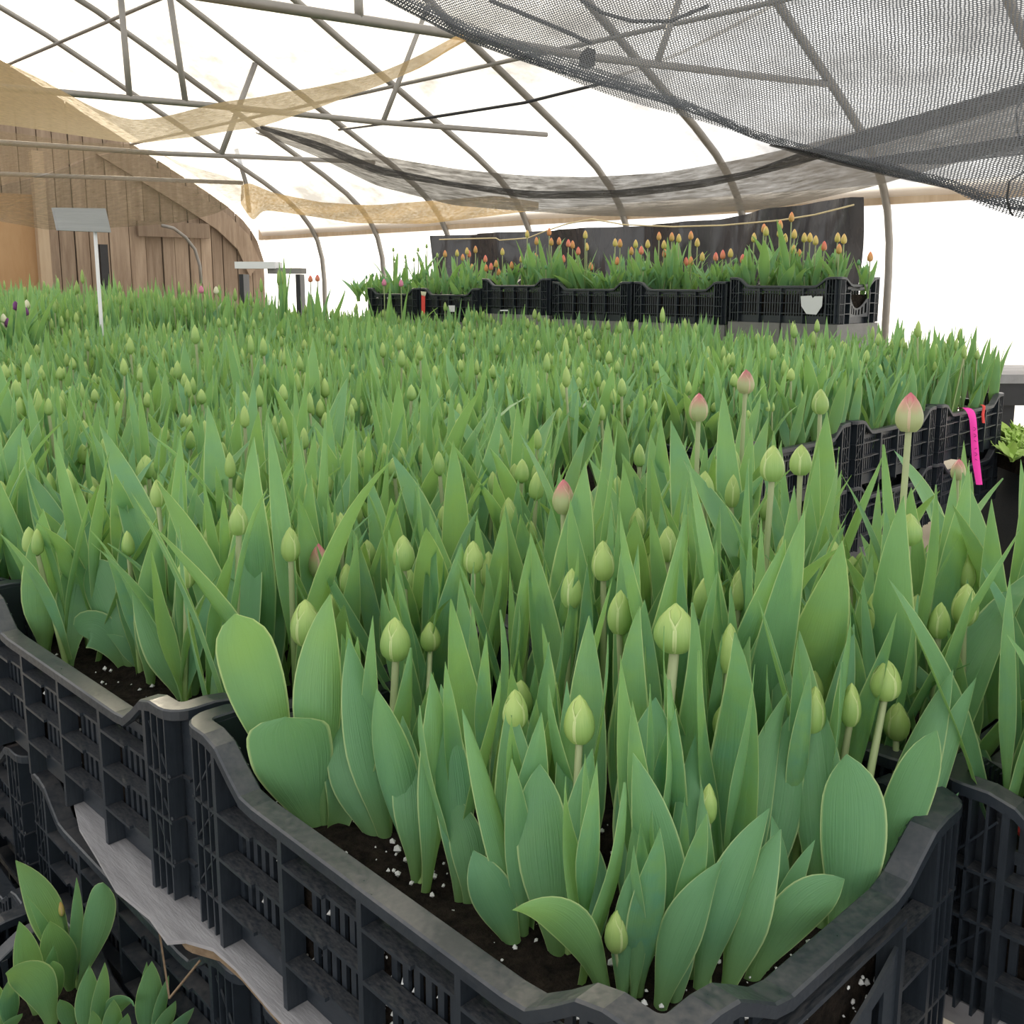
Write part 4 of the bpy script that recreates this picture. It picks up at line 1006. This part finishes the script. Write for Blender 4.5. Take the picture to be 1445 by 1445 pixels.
# ------------------------------------------------------------------ the field of tulips
rgf = np.random.default_rng(77)
def crate_spots(u0, u1, r0, r1, sp=0.062, m=0.042):
    nu = max(1, int((u1 - u0 - 2 * m) / sp)); nr = max(1, int((r1 - r0 - 2 * m) / sp)); out = []
    for i in range(nu + 1):
        for j in range(nr + 1):
            out.append((u0 + m + (u1 - u0 - 2 * m) * i / nu + rgf.uniform(-.016, .016), r0 + m + (r1 - r0 - 2 * m) * j / nr + rgf.uniform(-.016, .016)))
    return out
spots = []   # (u, r, zone)
for u, r in crate_spots(-0.60, 0.0, 0.0, 0.41):
    # the front crate stands open along its near sides: the hero plants fill those
    if r > 0.20 and u > -0.53: spots.append((u, r, 'A'))
    elif r > 0.10 and -0.50 < u < -0.10: spots.append((u, r, 'A'))
for u, r in crate_spots(0.016, 0.616, 0.0, 0.40):
    if r > 0.062 or u > 0.40: spots.append((u, r, 'B'))
for q in crate_spots(0.635, 1.235, -0.03, 0.38): spots.append((*q, 'F'))
for q in crate_spots(-1.156, -0.556, 0.425, 0.835): spots.append((*q, 'D'))
for q in crate_spots(-0.55, 0.05, 0.425, 0.835): spots.append((*q, 'D'))
u = 0.06
while u < 0.6:
    for q in crate_spots(u, u + 0.56, 0.425, 0.835): spots.append((*q, 'F'))
    u += 0.62
for k in range(3):
    for q in crate_spots(0.58, 0.99, 1.86 + .606 * k, 2.46 + .606 * k): spots.append((*q, 'G'))
u = 0.64; row = 0
while u < 7.6:
    r = 0.0 if u > 1.2 else 0.425
    while r < 3.60:
        r1 = r + 0.40
        if not (u < 1.05 and r > 1.45):
            for q in crate_spots(u, u + 0.59, r, r1, 0.064): spots.append((*q, 'F'))
        r = r1 + 0.02
    u += 0.62; row += 1
for k in range(6):                      # crates behind the aisle row
    for q in crate_spots(1.01, 1.24, 1.47 + .42 * k, 1.87 + .42 * k): spots.append((*q, 'F'))
P = np.array([bed(u, r, SOIL) for u, r, z in spots]); zone = [z for *_, z in spots]
hgt = rgf.normal(0.205, 0.032, len(P))
top = P.copy(); top[:, 2] += 0.2
px, py, pz = project(top)
dist = np.hypot(P[:, 0], P[:, 1])
ok = (pz > 0.25) & (px > -140) & (px < 1585) & (py < 1700)
# beyond the crates at the back of the bench no tulips stand
BACK0 = np.array([1.48, 4.565]); 
def behind_back(Q): return (Q[:, 0] - BACK0[0]) * CR[0] + (Q[:, 1] - BACK0[1]) * CR[1] > -0.14
ok &= ~behind_back(P)
uu_, rr0_ = to_bed(P); bx_, _, _ = project(np.stack([P[:, 0], P[:, 1], P[:, 2] * 0 + 1.1], 1))
ok &= ~((P[:, 1] > 4.55) & (P[:, 1] < 9.8) & (bx_ < 600 - np.clip(P[:, 1] - 6.5, 0, 9) * 10) & (rr0_ < 2.78) & (uu_ > 4.25))
order = [i for i in np.argsort(dist) if ok[i]]
free = [i for i in order if all((P[i, 0] - x) ** 2 + (P[i, 1] - y) ** 2 > 0.03 ** 2 for x, y in TAKEN)]
N_NEAR = 245
near_i, far_i = free[:N_NEAR], free[N_NEAR:] + [i for i in range(len(P)) if not ok[i] and zone[i] in 'ABD']
ZL_ = {'A': ('green tulip crowded at the back of the front crate', 'tulips in the front crate'),
       'B': ('green tulip in the second crate along the board', 'tulips in the second crate'),
       'D': ('green tulip in the crates at the frame edge', 'tulips in the right-hand crates'),
       'F': ('green tulip in the crates just behind the front ones', 'tulips just behind the front crates'),
       'G': ('green tulip in the crates facing the aisle', 'tulips facing the aisle')}
for i in near_i:
    rg = np.random.default_rng(1000 + i); lab, grp = ZL_[zone[i]]
    hb = rg.random() < 0.62
    uu, rr_ = to_bed(P[i])
    if zone[i] == 'A' and rr_ < 0.25: hb = False
    if zone[i] == 'F':
        lab = 'green tulip in the ' + ('third crate along the board edge' if rr_ < 0.42 else 'crate between the front corner and the aisle crates' if uu < 0.64 else 'packed crates one row behind the aisle line')
    lab = lab.replace('green tulip', 'budded green tulip' if hb else 'budless leafy green tulip') + {'A': ', ' + ('by the middle' if rr_ < 0.24 else 'along the far side'), 'B': ', ' + ('on the board side' if rr_ < 0.2 else 'on the inner side'), 'D': ', ' + ('before the front corner' if uu < -0.55 else 'under the tall pink one')}.get(zone[i], '')
    h = max(0.11, hgt[i] + (0.02 if zone[i] in 'DF' else 0))
    if zone[i] == 'A':
        rr_ = to_bed(P[i])[1]; h *= 0.66 + 0.34 * sst(0.10, 0.30, rr_)
    plant(rg, tuple(P[i]), h * rg.uniform(0.72, 0.98), lab, grp, bw=rg.uniform(0.018, 0.026), bl_=rg.uniform(0.034, 0.044), nl=3 if rg.random() < 0.7 else 4,
          lean=(rg.normal(0, .012), rg.normal(0, .012)), lf=h / 0.20 * rg.uniform(0.98, 1.14), petals=dist[i] < 1.35, bud=hb, upright=zone[i] == 'A')
# the rest as one mass of real geometry
def template(rg, tallf=1.0, wide=1.0):
    V, F, UV, MI = [], [], [], []
    def add(v, f, uv, mi, T):
        n = len(V); V.extend([tuple(T @ Vector(p)) for p in v]); F.extend([tuple(i + n for i in q) for q in f]); UV.extend(uv); MI.extend([mi] * len(f))
    h = rg.uniform(0.13, 0.215); lx, ly = rg.normal(0, .012), rg.normal(0, .012)
    az = rg.uniform(0, 6.28)
    for k in range(4):
        L = (0.245, 0.225, 0.205, 0.18)[k] * rg.uniform(0.85, 1.12); w = (1.25, 1.0, 0.72, 0.6)[k] * rg.uniform(.8, 1.15) * wide
        T = Matrix.Translation((0, 0, (-.01, .012, .04, .06)[k])) @ Matrix.Rotation(az + 2.45 * k + rg.uniform(-.4, .4), 4, 'Z') @ Matrix.Rotation(-rg.uniform(.02, .22), 4, 'X') @ Matrix.Diagonal((L * w, L * w, L, 1))
        add(*unit_leaf(rg, 7, 2), 0, T)
    if rg.random() < 0.55:
        bw, bh = rg.uniform(.019, .026), rg.uniform(.034, .043)
        add(*bud_core(7, 5, 1.0), 1, Matrix.Translation((lx, ly, h)) @ Matrix.Diagonal((bw, bw, bh, 1)))
        b = MB().tube([(0, 0, 0), (lx, ly, h + 0.004)], 0.0033, 4, False); add(b.v, b.f, b.uv, 2, Matrix())
    return np.array(V), F, np.array(UV), MI
def mass(name, pos, scales, mats, label, tmpl, seed, tall_z=1.0):
    rg = np.random.default_rng(seed); VV, UU, RR, LV, LT, MI = [], [], [], [], [], []; off = 0; sizes = None
    tf = []
    for V, F, UV, mi in tmpl: tf.append((V, np.array([i for f in F for i in f]), np.array([len(f) for f in F]), UV, np.array(mi)))
    for p, s in zip(pos, scales):
        V, li, lt, UV, mi = tf[int(rg.integers(len(tf)))]; a = rg.uniform(0, 6.28); c_, s_ = math.cos(a), math.sin(a)
        sx = rg.uniform(0.9, 1.12); Q = np.stack([(V[:, 0] * c_ - V[:, 1] * s_) * sx, (V[:, 0] * s_ + V[:, 1] * c_) * sx, V[:, 2] * s], 1) + p
        VV.append(Q); UU.append(UV[li]); RR.append(np.full(len(V), rg.random())); LV.append(li + off); LT.append(lt); MI.append(mi); off += len(V)
    VV = np.concatenate(VV); LV = np.concatenate(LV); LT = np.concatenate(LT); UU = np.concatenate(UU); RR = np.concatenate(RR); MI = np.concatenate(MI)
    me = bpy.data.meshes.new(name); me.vertices.add(len(VV)); me.vertices.foreach_set('co', VV.astype(np.float32).ravel())
    me.loops.add(len(LV)); me.loops.foreach_set('vertex_index', LV.astype(np.int32))
    me.polygons.add(len(LT)); ls = np.r_[0, np.cumsum(LT)[:-1]].astype(np.int32); me.polygons.foreach_set('loop_start', ls)
    for m_ in mats: me.materials.append(m_)
    me.polygons.foreach_set('material_index', MI.astype(np.int32)); me.polygons.foreach_set('use_smooth', np.ones(len(LT), dtype=bool))
    uvl = me.uv_layers.new(name='UVMap'); uvl.data.foreach_set('uv', UU.astype(np.float32).ravel())
    at = me.attributes.new('rnd', 'FLOAT', 'POINT'); at.data.foreach_set('value', RR.astype(np.float32))
    me.update(calc_edges=True); me.validate()
    o = link(name, me); tag(o, label, 'tulips', kind='stuff'); return o
trg = np.random.default_rng(5)
TMPL = [template(trg) for _ in range(26)]
FP = P[far_i].copy(); cid = [hash((int(u // 0.62), int(r // 0.42))) % 97 / 97.0 for u, r in zip(*to_bed(FP))]
fs = np.array([0.90 + 0.26 * q for q in cid]) * rgf.normal(1.04, 0.11, len(FP)) + np.clip((dist[far_i] - 1.5) * 0.06, 0, 0.24)
mass('tulip_field', FP, fs, [M['leaf'], M['bud'], M['stem']], 'dense green budded tulips filling the crates out to the back', TMPL, 3)
# taller, darker bed toward the barn boards
tp_ = []
for t in np.arange(4.6, 9.8, 0.085):
    for s in np.arange(-4.6, 0.6, 0.085):
        x = s + rgf.uniform(-.03, .03); y = t + rgf.uniform(-.03, .03)
        u, r = to_bed(np.array([x, y]))
        bx, by, bz = project(np.array([x, y, 1.1]))
        if bx > -60 and bx < 600 - max(0, (y - 6.5)) * 10 and r < 2.75 and u > 4.3: tp_.append((x, y, SOIL))
tp_ = np.array(tp_)
mass('tall_tulip_bed', tp_, rgf.normal(1.88, 0.17, len(tp_)), [M['leaf'], M['bud'], M['stem']], 'taller upright tulip foliage with small buds before the barn boards', TMPL, 4)

# a few coloured blooms standing out of the far beds
for x, y, Y, key, lab in ((22, 432, 4.6, 'purple', 'dark purple tulip bloom low at the plywood, leftmost of three'), (36, 440, 4.6, 'purple', 'dark purple tulip bloom beside a cream one at the plywood'), (11, 456, 4.5, 'purple', 'dark purple tulip bloom lowest at the plywood'),
                          (38, 430, 4.7, 'cream', 'cream tulip bloom above a purple one at the plywood'), (5, 450, 4.5, 'cream', 'cream tulip bloom at the frame edge by the plywood'), (4, 460, 4.5, 'cream', 'lowest cream tulip bloom at the frame edge by the plywood'),
                          (284, 409, 5.6, 'pinkpetal', 'pink tulip bloom in the tall foliage before the barn boards'), (305, 410, 5.6, 'cream', 'white tulip bloom beside the lone pink one'),
                          (542, 399, 6.0, 'pinkpetal', 'pink tulip bloom left of the back crates, left of two'), (566, 400, 6.0, 'pinkpetal', 'pink tulip bloom left of the back crates, right of two'),
                          (448, 393, 6.2, 'bud_coral', 'coral tulip bloom before the bright gap at the wall end'), (438, 394, 6.2, 'bud_coral', 'coral tulip bloom half hidden before the bright gap')):
    p = at_y(x, y, Y); rg = np.random.default_rng(int(x))
    plant(rg, (p[0], p[1], SOIL), p[2] - SOIL - 0.02, lab, 'coloured blooms in the far beds', 'coloured_tulip', key, 0.034, 0.045, 3, (0, 0), 2.1, False, 1.6)

# ------------------------------------------------------------------ back row of crates with orange tulips
BK0 = np.array([1.48, 4.565]); ZR = 1.25
nb = 6
blab = ['rightmost back crate with a torn white paper label', 'second back crate from the right with a leaf hanging over it', 'third back crate from the right under the lower tulips',
        'fourth back crate from the right with a high end', 'fifth back crate from the right beside the small white card', 'leftmost back crate with the red tag']
bc = []
for k in range(nb):
    c = BK0 + CU * (CL / 2 + k * 0.612) + CR * (CW / 2); z = ZR - CH - (0.06 if k >= 4 else 0) - (0.02 if k in (1, 2) else 0)
    crate((c[0], c[1], z), CRZ, 'black ' + blab[k], group='raised crates at the back'); bc.append((c, z))
    soil((c[0], c[1], z), CRZ, 'soil in the %s' % blab[k].split(' crate')[0] + ' crate', z=0.13, seed=40 + k, bits=0)
    # concrete blocks below, one under each end
    for s in (-1, 1):
        q = c - CU * s * 0.15; bh = 0.19; z1 = z - 0.001; zz = z1; lv = 0
        while zz > 0.25 and lv < 2:
            tag(MB().box((0, 0, 0), (0.29, 0.39, bh)).obj('concrete_block', M['concrete']), 'grey concrete block in the row under the back crates', 'block', 'blocks under the back crates')
            o = bpy.data.objects[-1] if False else COL.objects[-1]; o.location = (q[0], q[1], zz - bh / 2); o.rotation_euler = (0, 0, CRZ); zz -= bh + 0.001; lv += 1
        tag(MB().box((0, 0, 0), (0.27, 0.37, zz)).obj('block_pier', M['concrete']), 'grey block pier reaching the floor under the back crates', 'pier', 'piers under the back crates')
        o = COL.objects[-1]; o.location = (q[0], q[1], zz / 2); o.rotation_euler = (0, 0, CRZ)
def back_at(x, y):                       # the upright plane through the middle of the back row
    d = ray(x, y); n = CR; k = ((BK0 + CR * 0.2) @ n) / (d[:2] @ n); return np.array([d[0] * k, d[1] * k, d[2] * k + CAMZ])
ob = [(662, 358, 'c'), (653, 363, 'o'), (671, 352, 'o'), (645, 357, 'y'), (628, 358, 'o'), (685, 365, 'c'), (700, 372, 'o'), (693, 376, 'c'), (709, 355, 'y'), (722, 374, 'o'), (704, 384, 'o'), (666, 377, 'y'), (686, 378, 'o'),
      (659, 354, 'y'), (736, 365, 'y'), (744, 330, 'y'), (757, 340, 'o'), (756, 362, 'o'), (775, 327, 'o'), (778, 341, 'o'), (789, 340, 'o'), (802, 343, 'c'), (808, 345, 'o'), (816, 354, 'c'), (826, 331, 'y'), (828, 348, 'y'),
      (795, 365, 'c'), (834, 376, 'o'), (868, 342, 'y'), (875, 343, 'o'), (871, 368, 'o'), (891, 354, 'o'), (905, 353, 'c'), (897, 344, 'y'), (914, 344, 'y'), (930, 333, 'o'), (937, 345, 'y'), (938, 357, 'o'), (938, 372, 'y'), (948, 334, 'o'), (958, 336, 'y'),
      (975, 332, 'o'), (984, 342, 'y'), (968, 369, 'c'), (975, 368, 'o'), (991, 362, 'y'), (1010, 362, 'c'), (1020, 359, 'c'), (1031, 357, 'y'), (1048, 365, 'c'), (1064, 335, 'y'), (1078, 322, 'o'), (1081, 326, 'y'), (1101, 317, 'o'), (1100, 328, 'y'), (1117, 306, 'o'),
      (1121, 330, 'y'), (1108, 336, 'y'), (1135, 335, 'y'), (1143, 335, 'y'), (1151, 339, 'y'), (1163, 347, 'c'), (1182, 335, 'y'), (1184, 351, 'o'), (1187, 369, 'c'), (1191, 337, 'y'), (1128, 358, 'o'), (1120, 352, 'y'), (1228, 362, 'o'),
      (602, 347, 'g'), (584, 366, 'g'), (572, 362, 'g'), (590, 352, 'g'), (556, 365, 'g'), (555, 352, 'g'), (617, 360, 'g'), (594, 372, 'g'), (608, 372, 'g')]
KEY = {'o': 'bud_orange', 'c': 'bud_coral', 'y': 'bud_yellow', 'g': 'bud'}
OL = {'o': 'orange tulip in bloom in the raised back crates', 'c': 'coral red tulip in bloom in the raised back crates', 'y': 'tulip with yellowish opening bud in the raised back crates', 'g': 'tulip with small dark bud against the bright film left of the back crates'}
for i, (x, y, k) in enumerate(ob):
    rg = np.random.default_rng(500 + i); p = back_at(x, y); off = rg.uniform(-0.12, 0.12)
    d = ray(x, y); p = p + d / np.linalg.norm(d[:2]) * off
    u = (p[:2] - BK0) @ CU; kk = min(nb - 1, max(0, int(u // 0.612))); zs = bc[kk][1] + 0.13
    bh = 0.050 if k != 'g' else 0.035
    hs = max(0.10, p[2] - zs - bh / 2)
    o = plant(rg, (p[0], p[1], zs), hs, OL[k], 'blooming tulips in the back crates', {'o': 'orange_tulip', 'c': 'coral_tulip', 'y': 'yellow_tulip', 'g': 'green_tulip'}[k], KEY[k], 0.032 if k != 'g' else 0.022, bh, 3, (0, 0), min(1.5, max(0.85, hs / 0.24)), False)
# filler foliage between the blooms
fp = []
for i in range(170):
    uu, rr_ = rgf.uniform(0.03, nb * 0.612 + 0.25), rgf.uniform(0.05, 0.36); kk = min(nb - 1, int(uu // 0.612)); q = BK0 + CU * uu + CR * rr_
    fp.append((q[0], q[1], bc[kk][1] + 0.12))
mass('back_foliage', np.array(fp), rgf.normal(0.72, 0.10, len(fp)), [M['leaf'], M['leaf'], M['stem']], 'green leaves crowding the raised back crates', TMPL, 8)
# label, cards and tags on the back crates
def on_front(x, y, off=0.004):
    d = ray(x, y); k = ((BK0 - CR * off) @ CR) / (d[:2] @ CR); return np.array([d[0] * k, d[1] * k, d[2] * k + CAMZ])
def flat(name, pts, mat, lab, cat, f=on_front, th=0.002):
    P = [f(x, y) for x, y in pts]; n = len(P); o = np.array([*(-CR * th), 0]); b = MB()
    b.add([p + o for p in P] + P, [tuple(range(n)), tuple(range(2 * n - 1, n - 1, -1))] + [(i, (i + 1) % n, n + (i + 1) % n, n + i) for i in range(n)])
    return tag(b.obj(name, mat), lab, cat)
flat('paper_label', [(1130, 418), (1145, 417), (1147, 421), (1150, 418), (1161, 418), (1160, 432), (1152, 444), (1138, 443), (1131, 432)], M['paper'], 'torn white paper label on the front of a back crate', 'label')
flat('paper_card', [(633, 431), (642, 431), (642, 440), (633, 440)], M['paper'], 'small white card on the leftmost back crates', 'card')
flat('paper_card', [(706, 437), (717, 437), (717, 439), (706, 439)], M['paper'], 'thin white strip card low on a back crate', 'card')
flat('plant_tag', [(595, 416), (600, 416), (600, 445), (595, 445)], M['red'], 'red plastic tag stuck on the leftmost back crate', 'tag')
flat('tag_clip', [(594, 411), (602, 412), (600, 418), (595, 417)], M['cream'], 'pale knot on top of the red plastic tag', 'knot')

# ------------------------------------------------------------------ pink flagging tape on the aisle crate, bench at the right
p0 = bed(0.565, 3.28, RIM - 0.03)
def ribbon(name, ctr, wid, mat, lab, cat):
    n = len(ctr); A = []; B = []
    for i, (x, y, Y) in enumerate(ctr):
        w = wid[i] if hasattr(wid, '__len__') else wid
        A.append(at_y(x - w / 2, y, Y)); B.append(at_y(x + w / 2, y, Y))
    A = resample(A, 24); B = resample(B, 24); off = np.array([0.0, 0.0012, 0.0])
    b = MB().grid(np.stack([A, (A + B) / 2 - np.array([0, 0.003, 0]), B], 1)).grid(np.stack([A + off, (A + B) / 2 + off - np.array([0, 0.003, 0]), B + off], 1))
    return tag(b.obj(name, mat, None, True), lab, cat)
YT = at_z(1375, 575, RIM - 0.03)[1] - 0.03
tape = ribbon('flagging_tape', [(1352, 577, YT + 0.06), (1360, 574, YT + 0.02), (1369, 577, YT - 0.01), (1373, 590, YT - 0.02), (1375, 620, YT - 0.02), (1377, 650, YT - 0.02), (1382, 684, YT - 0.02)], [6, 9, 12, 10, 10, 11, 9], M['pink'], 'bright pink flagging tape with marker writing tied to the aisle crate', 'tape')
b = MB()                                  # illegible marker strokes along the tape
for k in range(9):
    y = 603 + 4.6 * k + (8 if k > 4 else 0); x = 1375.3 + (y - 600) * 0.05
    b.tube([at_y(x - 1.6, y, YT - 0.028), at_y(x + 1.6, y + 1.8 * (-1) ** k, YT - 0.028)], 0.0010, 4)
b.obj('writing', M['ink'], tape)
ribbon('red_ribbon', [(1385, 571, YT + 0.08), (1389, 573, YT + 0.06), (1387, 585, YT + 0.06), (1388, 597, YT + 0.06)], [5, 4, 4, 4], M['red'], 'small red ribbon tied to the rim by the pink tape', 'ribbon')
ribbon('red_ribbon', [(1438, 1166, 0.80), (1441, 1164, 0.80), (1437, 1172, 0.80), (1440, 1180, 0.80)], [4, 5, 4, 5], M['red'], 'red scrap caught in the crate wall at the frame edge', 'ribbon')
rb = at_y(1430, 560, 4.6); rt = empty('work_bench', (rb[0] + 0.35, rb[1] + 0.1, 0)); tag(rt, 'low grey wooden bench beyond the aisle crate at the right', 'bench')
zt = at_y(1420, 524, 4.6)[2]
for k in range(3): MB().box((0.0, -0.18 + 0.18 * k, zt - 0.02), (1.1, 0.172, 0.04)).obj('plank', M['greyboard'], rt)
MB().box((0, -0.24, zt - 0.09), (1.08, 0.03, 0.10)).obj('apron', M['cable'], rt)
for sx in (-0.42, 0.5): MB().box((sx, 0, (zt - 0.04) / 2), (0.06, 0.4, zt - 0.04)).obj('leg', M['cable'], rt)
# seedling tray at the right
sp_ = []
for i in range(46):
    p = at_y(rgf.uniform(1418, 1490), 0, 1); Y = rgf.uniform(3.6, 4.3); x = (rgf.uniform(1430, 1520) - 722.5) / FPX * Y
    sp_.append((x, Y, 0.56))
mass('seedlings', np.array(sp_), rgf.normal(0.26, 0.05, len(sp_)), [M['green_trim'], M['green_trim'], M['green_trim']], 'low yellow-green seedlings at the frame edge past the aisle crate', TMPL[:6], 12)
sb = np.array(sp_).mean(0); tag(MB().box((sb[0], sb[1], 0.535), (0.36, 0.75, 0.05), 0).obj('seedling_tray', M['soil']), 'dark tray under the low seedlings at the frame edge', 'tray')
tag(MB().box((sb[0], sb[1], 0.254), (0.3, 0.6, 0.508), 0).obj('tray_stand', M['crate']), 'dark stand under the seedling tray', 'stand')

# ------------------------------------------------------------------ young tulips in the lower crate
ZS = ZL + 0.16
def low_hero(base, label, leaves, bud=None):
    B = at_z(base[0], base[1], ZS); r = empty('young_tulip', tuple(B)); tag(r, label, 'tulip', 'short young tulips on the lower level')
    for L in leaves: hero_leaf(r, soilz=ZS, clamp=False, **{**L, 'wpx': L['wpx'] * 0.80, 'dd': L.get('dd', 0) - 0.045, 'base': (L['base'][0] - 8, L['base'][1] + (26 if L['base'][0] > 120 else 4))})
    if bud:
        x, y, w, Lp = bud; Pb = at_y(x, y, B[1]); z = project(Pb)[2]; bw, bh = w / FPX * z, Lp / FPX * z; lo = Pb - np.array([0, 0, bh / 2])
        put_stem(r, (0, 0, -0.01), tuple(lo - B), 0.003); put_bud(r, tuple(lo - B), bw, bh, (0, 0), 'bud_yellow', True)
low_hero((112, 1392), 'young tulip with small pale bud held in wide spreading leaves, tallest of the low ones', [
    D(base=(110, 1392), tip=(22, 1214), wpx=62, dd=0.02, bow=(16, -6), peak=0.55, basew=0.14, face=0.5),
    D(base=(113, 1392), tip=(146, 1245), wpx=60, dd=0.0, bow=(6, -4), peak=0.6, round_=3, basew=0.14, face=-0.5, theta=(1.3, .8, .9)),
    D(base=(110, 1390), tip=(108, 1238), wpx=24, dd=0.02, bow=(4, 0), basew=0.2),
    D(base=(108, 1392), tip=(36, 1262), wpx=24, dd=0.0, bow=(12, 10), basew=0.2),
    D(base=(110, 1392), tip=(70, 1300), wpx=60, dd=-0.01, bow=(-4, 0), basew=0.2)], (84, 1282, 14, 24))
low_hero((55, 1425), 'young tulip with upright pointed leaf behind the broad low leaf', [
    D(base=(62, 1425), tip=(27, 1300), wpx=52, dd=0.02, bow=(2, 0), face=0.3), D(base=(68, 1420), tip=(76, 1334), wpx=30, dd=0.02, bow=(2, 0)), D(base=(72, 1420), tip=(74, 1356), wpx=36, dd=0.0, bow=(8, 0), round_=3)])
low_hero((80, 1445), 'young tulip with a broad leaf bending over to the left', [
    D(base=(84, 1448), tip=(8, 1374), wpx=66, dd=-0.03, bow=(10, -36), theta=(1.2, .4, .3), peak=0.5), D(base=(20, 1450), tip=(14, 1380), wpx=34, dd=0.0)])
low_hero((135, 1440), 'young tulip with crossed leaves beside the tallest low one', [
    D(base=(128, 1445), tip=(126, 1362), wpx=42, dd=0.02), D(base=(136, 1448), tip=(148, 1358), wpx=30, dd=0.0, bow=(4, 0)), D(base=(140, 1445), tip=(190, 1420), wpx=40, dd=0.0, bow=(4, -36), peak=0.5), D(base=(112, 1448), tip=(84, 1410), wpx=30, dd=0)])
low_hero((215, 1440), 'young tulip with spiky leaf cluster below the grey board', [
    D(base=(215, 1448), tip=(214, 1356), wpx=48, dd=0.0), D(base=(208, 1448), tip=(207, 1357), wpx=24, dd=0.02), D(base=(220, 1450), tip=(238, 1376), wpx=22, dd=0.0), D(base=(222, 1452), tip=(248, 1412), wpx=30, dd=-0.01), D(base=(230, 1455), tip=(274, 1422), wpx=28, dd=-0.01)])
low_hero((5, 1440), 'young tulip at the frame corner with a tiny bud', [
    D(base=(10, 1450), tip=(-14, 1380), wpx=36, dd=0.0), D(base=(14, 1450), tip=(20, 1395), wpx=30, dd=0.02), D(base=(5, 1455), tip=(32, 1430), wpx=24, dd=0)], (6, 1428, 12, 20))
low_hero((165, 1455), 'young tulip with low blades in the middle of the lower crate', [
    D(base=(165, 1460), tip=(160, 1410), wpx=36, dd=0.0), D(base=(172, 1460), tip=(180, 1430), wpx=30, dd=0.0), D(base=(150, 1460), tip=(130, 1425), wpx=26, dd=0)])
